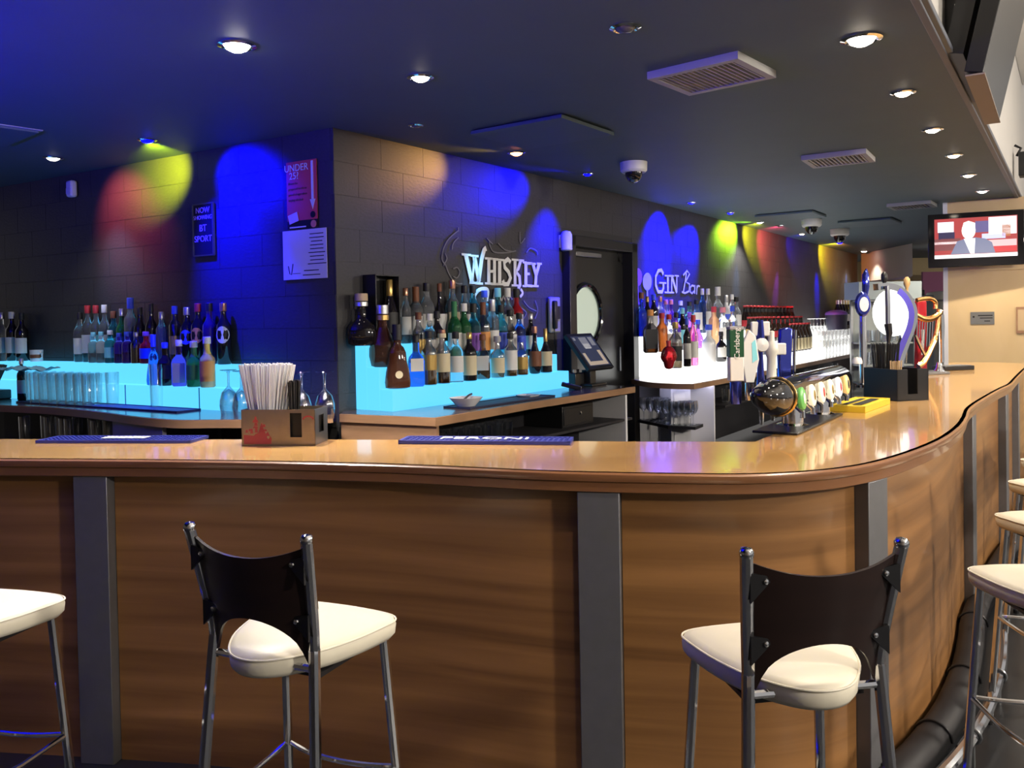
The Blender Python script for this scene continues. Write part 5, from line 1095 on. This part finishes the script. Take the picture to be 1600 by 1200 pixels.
def dome(px, py, k, label):
    p = Z(px, py, CEIL); t = thing('dome_camera', label, 'security camera', (p.x, p.y, CEIL), 0, 'dome security cameras')
    MB().lathe([(.001, -.075 * k), (.085 * k, -.075 * k), (.098 * k, -.06 * k), (.10 * k, -.01), (.10 * k, 0)], 24, cap=False).build('housing', M['white'], t)
    MB().lathe([(.064 * k * math.cos(a), -.075 * k - .075 * k * math.sin(a)) for a in [math.pi / 2 * i / 7 for i in range(7)]] + [(.001, -.15 * k)], 20, cap=False).build('dome', M['blackg'], t, smooth=60)
    MB().lathe([(.026 * k, 0), (.024 * k, -.02 * k), (.012 * k, -.022 * k)], 12).build('lens', M['steel'], t, loc=(0, -.03 * k, -.122 * k)).rotation_euler = (.5, 0, 0)
    return t
dome(990, 254, 1.15, 'white dome camera on the ceiling above the black door, nearest of three')
dome(1268, 343, 1.35, 'white dome camera in the middle distance, second of three')
dome(1312, 358, 1.4, 'farthest white dome camera, just above the long wall')
# small detector on the left wall and alarm lamp on the door frame
q = FL.at(118, 296, .012); t = thing('motion_detector', 'small white motion detector high on the left wall', 'detector', q, FL.rz); MB().box((0, -.035, 0), (.085, .06, .14)).build('body', M['white'], t, bevel=.018); MB().box((0, -.066, -.02), (.06, .006, .05)).build('window', M['whitelam'], t, bevel=.003)
q = FW.at(885, 377, .06); t = thing('alarm_lamp', 'small white alarm lamp at the top left of the door frame', 'alarm', q, FW.rz); MB().lathe([(.04, -.09), (.055, -.08), (.055, .06), (.04, .09), (.001, .10)], 16).build('lens', M['white'], t); MB().box((0, .03, 0), (.08, .06, .12)).build('base', M['white'], t)

# ================================================================== SIGNS AND LETTERING ON THE WALLS
def sign_frame(fr, px0, py0, px1, py1, v=.012):
    a = fr.at(px0, py0, v); b = fr.at(px1, py1, v); return a, b, fr.u(b) - fr.u(a), a.z - b.z
def sign(name, label, fr, px0, py0, px1, py1, v=.012):
    a, b, w_, h_ = sign_frame(fr, px0, py0, px1, py1, v); c = fr.P((fr.u(a) + fr.u(b)) / 2, v, (a.z + b.z) / 2)
    return thing(name, label, 'sign' if 'sign' in name or 'poster' in name else 'lettering' if 'letter' in name else 'notice', c, fr.rz), w_, h_
t, w_, h_ = sign('sports_sign', 'narrow black sign with thin frame on the blue lit left wall', FL, 303, 321, 336, 398)
MB().box((0, -.006, 0), (w_, .012, h_)).build('board', M['black'], t, smooth=0)
fm = MB(); [fm.box(c_, s2) for c_, s2 in (((0, -.008, h_ / 2), (w_, .018, .012)), ((0, -.008, -h_ / 2), (w_, .018, .012)), ((-w_ / 2, -.008, 0), (.012, .018, h_)), ((w_ / 2, -.008, 0), (.012, .018, h_)))]; fm.build('frame', M['steel'], t, smooth=0)
M['pinkletter'] = mat('pink_lettering', (.75, .50, .62), .4)
for tx, zz, sz in (('NOW', .27, .06), ('SHOWING', .17, .044), ('BT', .02, .072), ('SPORT', -.13, .066)): text_on(tx, sz, M['pinkletter'], t, (0, -.0135, zz * h_ / .72))
t, w_, h_ = sign('age_poster', 'red age check poster with white arrow near the wall corner', FL, 448, 255, 497, 352)
MB().box((0, -.003, h_ * .05), (w_, .006, h_ * .9)).build('card', mat('red_card', (.62, .07, .08), .5), t, smooth=0)
MB().box((0, -.002, -h_ * .45), (w_, .004, h_ * .14)).build('lower_strip', M['black'], t, smooth=0)
wl = LC['white']
text_on('UNDER', w_ * .24, wl, t, (-w_ * .16, -.008, h_ * .40)); text_on('25?', w_ * .24, wl, t, (-w_ * .24, -.008, h_ * .28))
for k, tx in enumerate(('Please be', 'prepared to show', 'proof of age when', 'buying alcohol')): text_on(tx, w_ * .085, LC['brown'], t, (-w_ * .44, -.008, h_ * (.17 - .085 * k)), align='LEFT')
ar = MB(); ar.plate([(w_ * .33, h_ * .48), (w_ * .40, h_ * .48), (w_ * .40, -h_ * .12), (w_ * .33, -h_ * .12)], -.009, -.006); ar.plate([(w_ * .28, -h_ * .10), (w_ * .45, -h_ * .10), (w_ * .365, -h_ * .25)], -.009, -.006); ar.build('arrow', wl, t, smooth=0)
MB().lathe([(w_ * .08, 0), (w_ * .08, .002)], 16).build('roundel', M['black'], t, loc=(w_ * .37, -.008, -h_ * .33)).rotation_euler = (math.pi / 2, 0, 0)
MB().lathe([(w_ * .09, 0), (w_ * .09, .003)], 16).build('badge', mat('salmon_card', (.75, .25, .18), .5), t, loc=(w_ * .38, -.006, -h_ * .47)).rotation_euler = (math.pi / 2, 0, 0)
MB().box((-w_ * .28, -.010, -h_ * .36), (w_ * .32, .003, h_ * .14), ry=-.25).build('id_card_print', mat('pale_pink', (.8, .6, .65), .5), t)
text_on('www.challenge25.org' if False else '', .01, wl, t, (0, 0, 0)) if False else None
MB().box((-w_ * .15, -.006, -h_ * .50), (w_ * .55, .002, h_ * .02)).build('footer_print', wl, t)
t, w_, h_ = sign('paper_notice', 'white paper notice with small print below the red poster', FL, 442, 362, 512, 434)
MB().box((0, -.0015, 0), (w_, .003, h_)).build('paper', mat('paper', (.72, .70, .74), .6), t, smooth=0)
pm = MB()
for k in range(9):
    L_ = w_ * random.uniform(.25, .42); pm.box((w_ * .28, -.004, h_ * (.40 - .075 * k)), (L_, .001, h_ * .018))
for k in range(2): pm.box((w_ * .15, -.004, -h_ * (.33 + .09 * k)), (w_ * random.uniform(.25, .42), .001, h_ * .018))
stroke(pm, [(-w_ * .38, -h_ * .22), (-w_ * .35, -h_ * .38), (-w_ * .31, -h_ * .40), (-w_ * .27, -h_ * .18)], w_ * .018, -.004, -.003); stroke(pm, [(-w_ * .28, -h_ * .38), (-w_ * .10, -h_ * .38)], w_ * .008, -.004, -.003)
pm.build('printed_lines', LC['black'], t, smooth=0)
# WHISKEY lettering: slab serif letters cut from thin board
def frame_px(fr, v=.012):
    def f(px, py):
        q = fr.at(px, py, v); return (fr.u(q), q.z)
    return f
fw = frame_px(FW); o_ = FW.at(785, 425, .012); u_o, z_o = FW.u(o_), o_.z
def loc_px(fr, uo, zo, v=.012):
    g = frame_px(fr, v); return lambda px, py: (g(px, py)[0] - uo, g(px, py)[1] - zo)
lw = loc_px(FW, u_o, z_o)
wt = thing('wall_lettering', 'pale WHISKEY lettering on the dark wall above the bottles', 'lettering', (o_.x, o_.y, o_.z), FW.rz)
M['letter'] = mat('white_lettering', (.80, .82, .82), .45); M['chalk'] = mat('faint_chalk', (.17, .17, .18), .8)
def letter(strokes, serifs=(), name='letter'):
    mb = MB()
    for pts, wd in strokes: stroke(mb, [lw(*q) for q in pts], wd, -.006, 0)
    for (px, py, hw) in serifs: a = lw(px, py); stroke(mb, [(a[0] - hw, a[1]), (a[0] + hw, a[1])], .018, -.006, 0)
    return mb.build(name, M['letter'], wt, smooth=0)
B_ = .055
letter([([(727, 398), (737, 442)], 0.047), ([(740, 400), (748, 440)], 0.047), ([(737, 442), (741, 400)], 0.023), ([(747, 442), (752, 405), (756, 390), (759, 388)], 0.043)], [(728, 398, .06), (739, 442, .05), (748, 443, .05), (741, 400, .05)])
letter([([(763, 404), (763, 443)], 0.039), ([(772, 405), (772, 443)], 0.039), ([(763, 424), (772, 424)], 0.023)], [(763, 404, .05), (763, 443, .05), (772, 405, .05), (772, 444, .05)])
letter([([(780, 406), (780, 444)], 0.043)], [(780, 406, .065), (780, 444, .065)])
letter([([(797, 410), (793, 405), (787, 410), (788, 418), (794, 425), (797, 434), (793, 444), (787, 444), (785, 438)], 0.039)])
letter([([(804, 406), (804, 446)], 0.039), ([(813, 407), (809, 420), (806, 425), (811, 432), (812, 445), (809, 452)], 0.035)], [(804, 406, .05), (804, 446, .05), (814, 407, .04)])
letter([([(821, 410), (821, 447)], 0.043), ([(821, 411), (831, 412)], 0.023), ([(821, 428), (827, 428)], 0.023), ([(821, 446), (831, 447)], 0.023)], [(819, 410, .03), (819, 447, .03)])
letter([([(832, 412), (837, 430)], 0.039), ([(842, 412), (837, 430), (836, 447)], 0.039)], [(832, 412, .045), (842, 412, .04), (836, 447, .05)])
for pl_, wd in (([(742, 470), (741, 462), (748, 453), (758, 451), (762, 456), (760, 470)], .03), ([(773, 452), (770, 472)], .018), ([(813, 452), (816, 458), (812, 464)], .025), ([(778, 470), (780, 462), (783, 470), (786, 463), (790, 470), (795, 463), (800, 468)], .014)):   # script line mostly hidden by the bottles
    mb = MB(); stroke(mb, [tuple(q) for q in spline([lw(*q) for q in pl_], 4)], wd, -.006, 0); mb.build('script_stroke', M['letter'], wt, smooth=0)
for pl_ in ([(690, 400), (694, 385), (702, 372), (716, 360)], [(706, 390), (708, 380), (716, 371)], [(691, 395), (690, 405), (694, 411), (698, 404), (695, 396)], [(693, 416), (695, 412), (700, 425), (706, 436), (714, 443), (722, 443)], [(708, 420), (714, 418), (718, 425), (714, 434), (708, 432)], [(764, 376), (766, 386), (772, 394), (790, 395), (806, 392)], [(778, 380), (788, 390), (800, 393)], [(812, 362), (813, 380), (820, 372)], [(830, 388), (838, 392), (840, 398)], [(716, 355), (716, 362)], [(760, 372), (770, 382)], [(822, 395), (828, 388), (836, 390)], [(818, 470), (826, 480), (838, 486)], [(836, 470), (840, 484), (836, 498)], [(812, 480), (822, 488), (818, 498)]):
    mb = MB(); stroke(mb, [tuple(q) for q in spline([lw(*q) for q in pl_], 4)], .010, -.003, 0); mb.build('chalk_scroll', M['chalk'], wt, smooth=0)
# GIN Bar lettering
o_ = FG.at(1050, 440, .012); lw = loc_px(FG, FG.u(o_), o_.z); wt = thing('wall_lettering', 'white gin bar lettering with two glasses drawn on the wall', 'lettering', (o_.x, o_.y, o_.z), FG.rz)
letter([([(1036, 428), (1033, 422), (1028, 423), (1024, 432), (1024, 445), (1028, 456), (1034, 456), (1036, 450), (1036, 443)], 0.041)], [(1035, 442, .10)])
letter([([(1043, 431), (1043, 457)], 0.041)], [(1043, 431, .09), (1043, 457, .09)])
letter([([(1049, 431), (1049, 457)], 0.023), ([(1049, 431), (1057, 457)], 0.041), ([(1057, 431), (1057, 457)], 0.023)], [(1049, 431, .07), (1049, 457, .07), (1057, 431, .06)])
letter([([(1067, 458), (1070, 440), (1072, 427)], 0.023), ([(1067, 430), (1073, 423), (1077, 428), (1071, 440), (1077, 444), (1076, 455), (1070, 458), (1065, 456)], 0.023)], name='script_letter')
letter([([(1084, 447), (1081, 446), (1078, 449), (1078, 456), (1081, 458.5), (1084, 455)], .022), ([(1085, 445.5), (1085, 459)], .024)], name='script_letter')
letter([([(1088.5, 446), (1088, 460)], .024), ([(1088.5, 450), (1090.5, 446.5), (1093, 447.5)], .02)], name='script_letter')
for cx, c_y, mt_, s_ in ((996, 433, mat('violet_glass_print', (.30, .12, .62), .5), 1), (1011, 440, mat('grey_glass_print', (.48, .50, .56), .5), 1)):
    mb = MB(); pts = [lw(cx + 7 * math.cos(a), c_y + 14 * math.sin(a)) for a in [2 * math.pi * k / 20 for k in range(20)]]; mb.plate(pts, -.004, 0); stroke(mb, [lw(cx, c_y + 12), lw(cx + .5, c_y + 40)], .03, -.004, 0); mb.plate([lw(cx - 6, c_y + 41), lw(cx + 6, c_y + 43), lw(cx + 6, c_y + 41), lw(cx, c_y + 38)], -.004, 0); mb.build('glass_drawing', mt_, wt, smooth=0)

# ================================================================== TELEVISIONS, PILLAR PLAQUE, FAR END
tvA = atY(1455, 343, 9.75); tw_ = .97; th_ = .62
c_ = atY(1523.5, 374, 9.72); tv = thing('television', 'flat television showing a newsreader, mounted on the cream pillar', 'television', c_, math.atan2(pdir.y, pdir.x) + .14)
MB().box((0, 0, 0), (tw_, .07, th_)).build('housing', M['blackg'], tv, bevel=.008)
MB().box((0, .20, .05), (.12, .36, .12)).build('wall_bracket', M['black'], tv)
SW, SHh = tw_ * .86, th_ * .74
MB().box((0, -.0355, .02), (SW, .002, SHh)).build('screen', emitter('tv_red_scene', (.45, .05, .05), 1.2), tv, smooth=0)
def px_(nm, x0, x1, z0, z1, col, s=1.4, d=.037, poly=None):
    mb = MB(); pts = poly or [(x0, z0), (x1, z0), (x1, z1), (x0, z1)]; mb.plate([((x - .5) * SW, .02 + (z - .5) * SHh) for x, z in pts], -d - .0008, -d); return mb.build(nm, emitter('tv_' + nm, col, s), tv, smooth=0)
px_('picture_monitor', .04, .24, .66, .92, (.85, .85, .95)); px_('picture_desk', .0, .32, .20, .50, (.35, .10, .10), .8); px_('picture_people', .05, .25, .48, .66, (.05, .04, .12), .8); px_('picture_desk_edge', 0, .3, .36, .42, (.9, .7, .7)); px_('picture_wall', .66, .99, .55, .98, (.9, .88, .9)); px_('picture_screens', .50, .66, .62, .90, (.12, .10, .25)); px_('picture_monitors', .58, .86, .45, .58, (.6, .62, 1.0)); px_('picture_figure', .82, .92, .5, .78, (.7, .25, .12), .9); px_('picture_shelf', .66, .99, .26, .42, (.75, .5, .5)); px_('picture_red_desk', .66, .99, .12, .26, (.6, .03, .04))
px_('picture_jacket', 0, 0, 0, 0, (.25, .27, .42), 1.0, .0385, [(.20, .10), (.74, .10), (.70, .36), (.62, .46), (.50, .50), (.38, .48), (.28, .42)]); px_('picture_shirt', 0, 0, 0, 0, (.95, .95, 1.0), 1.4, .0395, [(.44, .10), (.49, .10), (.50, .48), (.36, .48)]); px_('picture_head', 0, 0, 0, 0, (1.0, .92, .85), 1.3, .0405, [(.42 + .085 * math.cos(a), .68 + .22 * math.sin(a)) for a in [2 * math.pi * k / 18 for k in range(18)]]); px_('picture_caption', 0, 1, 0.0, .09, (1, 1, 1), 1.5, .0405); px_('picture_hair', 0, 0, 0, 0, (.9, .85, .8), 1.5, .0412, [(.34, .74), (.36, .88), (.42, .92), (.50, .86), (.50, .74), (.42, .82)])
# large screen hanging from the soffit edge, seen from its end
a_, b_ = Z(1536, 113, 2.80), Z(1561, 190, 2.80); d_ = (b_ - a_); Lh = d_.length; rz_ = math.atan2(d_.y, d_.x)
hs = thing('hanging_screen', 'large tilted screen hung on the bulkhead, seen from its end', 'television', (a_.x, a_.y, 2.80), rz_)
tl = .22
slab(Vector((0, 0, 0)), Vector((Lh, 0, 0)), Vector((0, -math.sin(tl) * .8, math.cos(tl) * .8)), Vector((0, -math.cos(tl), -math.sin(tl))), .085).build('housing', M['black'], hs, smooth=0, bevel=.004)
MB().box((Lh / 2, .035, -.004), (Lh, .085, .008)).build('bottom_cover', mat('brown_grey_case', (.30, .24, .20), .6), hs, smooth=0)
slab(Vector((.03, -.002, .03)), Vector((Lh - .06, 0, 0)), Vector((0, -math.sin(tl) * .74, math.cos(tl) * .74)), Vector((0, -math.cos(tl), -math.sin(tl))), .003).build('screen', mat('grey_screen', (.20, .185, .20), .10), hs, smooth=0)
slab(Vector((.05, .09, .12)), Vector((Lh - .1, 0, 0)), Vector((0, -math.sin(tl) * .6, math.cos(tl) * .6)), Vector((0, -math.cos(tl), -math.sin(tl))), .09).build('back_case', M['black'], hs, smooth=0)
MB().box((Lh * .35, .20, .45), (.5, .20, .5)).build('bracket', M['black'], hs, smooth=0); MB().box((Lh * .1, .12, .36), (.10, .02, .05)).build('rating_label', M['white'], hs)
q = Wp(1592, 258, EP(0, .05), EP(1, .05)); sp_t = thing('wall_speaker', 'small black speaker on the white bulkhead at the right edge', 'speaker', (q.x, q.y, q.z), rzE); MB().box((0, -.08, 0), (.20, .16, .26)).build('cabinet', M['black'], sp_t, bevel=.01); MB().lathe([(.07, 0), (.06, .01), (.02, .004)], 16).build('cone', M['ventdark'], sp_t, loc=(0, -.162, -.02)).rotation_euler = (math.pi / 2, 0, 0); MB().tube([(0, .02, .10), (0, -.02, .18), (0, .04, .22)], .015, 6).build('bracket', M['black'], sp_t)
c_ = atY(1535, 497, 1); q = Vector((c_.x, c_.y)); rd = ray(1535, 497); A_p = PP(0, .017); q = Wp(1535, 497, A_p, A_p + pdir)
t = thing('wall_plaque', 'small grey engraved plaque on the cream pillar below the television', 'plaque', q, math.atan2(pdir.y, pdir.x)); MB().box((0, -.004, 0), (.245, .008, .145)).build('plate', mat('dull_metal', (.22, .22, .19), .45, .5), t)
pm = MB(); [pm.box(c_, s2) for c_, s2 in (((.03, -.009, .03), (.15, .001, .012)), ((.04, -.009, 0), (.13, .001, .010)), ((.05, -.009, -.035), (.06, .001, .010)), ((-.09, -.009, .015), (.02, .001, .02)))]; pm.build('engraved_lines', M['ventdark'], t, smooth=0)
q = Wp(1596, 500, A_p, A_p + pdir); t = thing('menu_board', 'brown menu board on the pillar at the right picture edge', 'board', q, math.atan2(pdir.y, pdir.x)); MB().box((0, -.008, 0), (.10, .016, .30)).build('board', M['lip'], t); MB().box((0, -.017, 0), (.07, .002, .24)).build('sheet', mat('tan_sheet', (.5, .36, .2), .6), t)
# glass display shelves beyond the taps
g0 = atY(1352, 600, 9.6); gs = thing('glass_shelf_unit', 'grey glass shelf unit with glasses behind the lit tap', 'shelf unit', (g0.x, g0.y, FLOOR), .1)
zt2 = atY(1352, 468, 9.6).z - FLOOR; wd_ = .60
for x in (0, wd_): MB().box((x, 0, zt2 / 2), (.03, .03, zt2)).box((x, .3, zt2 / 2), (.03, .03, zt2)).build('post', M['steel'], gs)
MB().box((wd_ / 2, .31, zt2 / 2), (wd_, .01, zt2)).build('back', mat('pale_grey_green', (.42, .47, .45), .4), gs)
for py in (600, 572, 537, 470): z = atY(1352, py, 9.6).z - FLOOR; MB().box((wd_ / 2, .15, z), (wd_, .30, .018)).build('shelf', mat('shelf_grey', (.25, .28, .28), .3), gs)
MB().box((wd_ / 2, .15, zt2 + .10), (wd_ * 1.25, .34, .2)).build('top_box', mat('grey_blue_laminate', (.28, .34, .36), .5), gs)
dg, fdg = proto('tumbler', 'glass on the glass shelf unit behind the lit tap', 'glasses on the shelf unit', [('bowl', MB().lathe(TM, 12, cap=False), M['bglass'])]); dg.scale = (1.3, 1.3, 1.4)
mx_ = Matrix.Translation((g0.x, g0.y, FLOOR)) @ Matrix.Rotation(.1, 4, 'Z')
for py in (600, 572, 537):
    z = atY(1352, py, 9.6).z - FLOOR
    for i in range(5): put(dg, mx_ @ Vector((.08 + i * .11, .12, z + .009)), 0, flag=fdg)
# white drum and dark machine beyond, violet bench
g0 = atY(1470, 520, 13.0); t = thing('white_drum', 'tall white rounded drum standing left of the cream pillar', 'drum', (g0.x, g0.y, FLOOR), 0); zt3 = atY(1470, 455, 13.0).z - FLOOR; MB().lathe([(.20, 0), (.22, .02), (.22, zt3 - .08), (.19, zt3 - .02), (.05, zt3)], 20).build('body', M['bulk'], t); MB().lathe([(.225, zt3 - .16), (.225, zt3 - .13)], 20, cap=False).build('band', M['grey'], t)
g0 = atY(1412, 520, 12.6); t = thing('counter_machine', 'grey-blue box machine with black top behind the tap knobs', 'machine', (g0.x, g0.y, FLOOR), .2); zt3 = atY(1412, 462, 12.6).z - FLOOR; MB().box((0, 0, zt3 / 2), (.75, .4, zt3)).build('body', mat('machine_grey', (.25, .30, .33), .5), t, bevel=.02); MB().box((0, 0, zt3 + .04), (.5, .3, .08)).build('lid', M['black'], t, bevel=.01)
g0 = atY(1384, 500, 17.2); t = thing('bench', 'dark violet upholstered bench back at the far end of the room', 'bench', (g0.x, g0.y, FLOOR), .2); zt3 = atY(1384, 455, 17.2).z - FLOOR; MB().box((0, 0, zt3 / 2), (1.1, .2, zt3)).build('backrest', mat('violet_fabric', (.10, .05, .20), .8), t, bevel=.04); MB().box((0, -.3, .22), (1.1, .5, .44)).build('seat', mat('violet_fabric_seat', (.10, .05, .20), .8), t, bevel=.03)
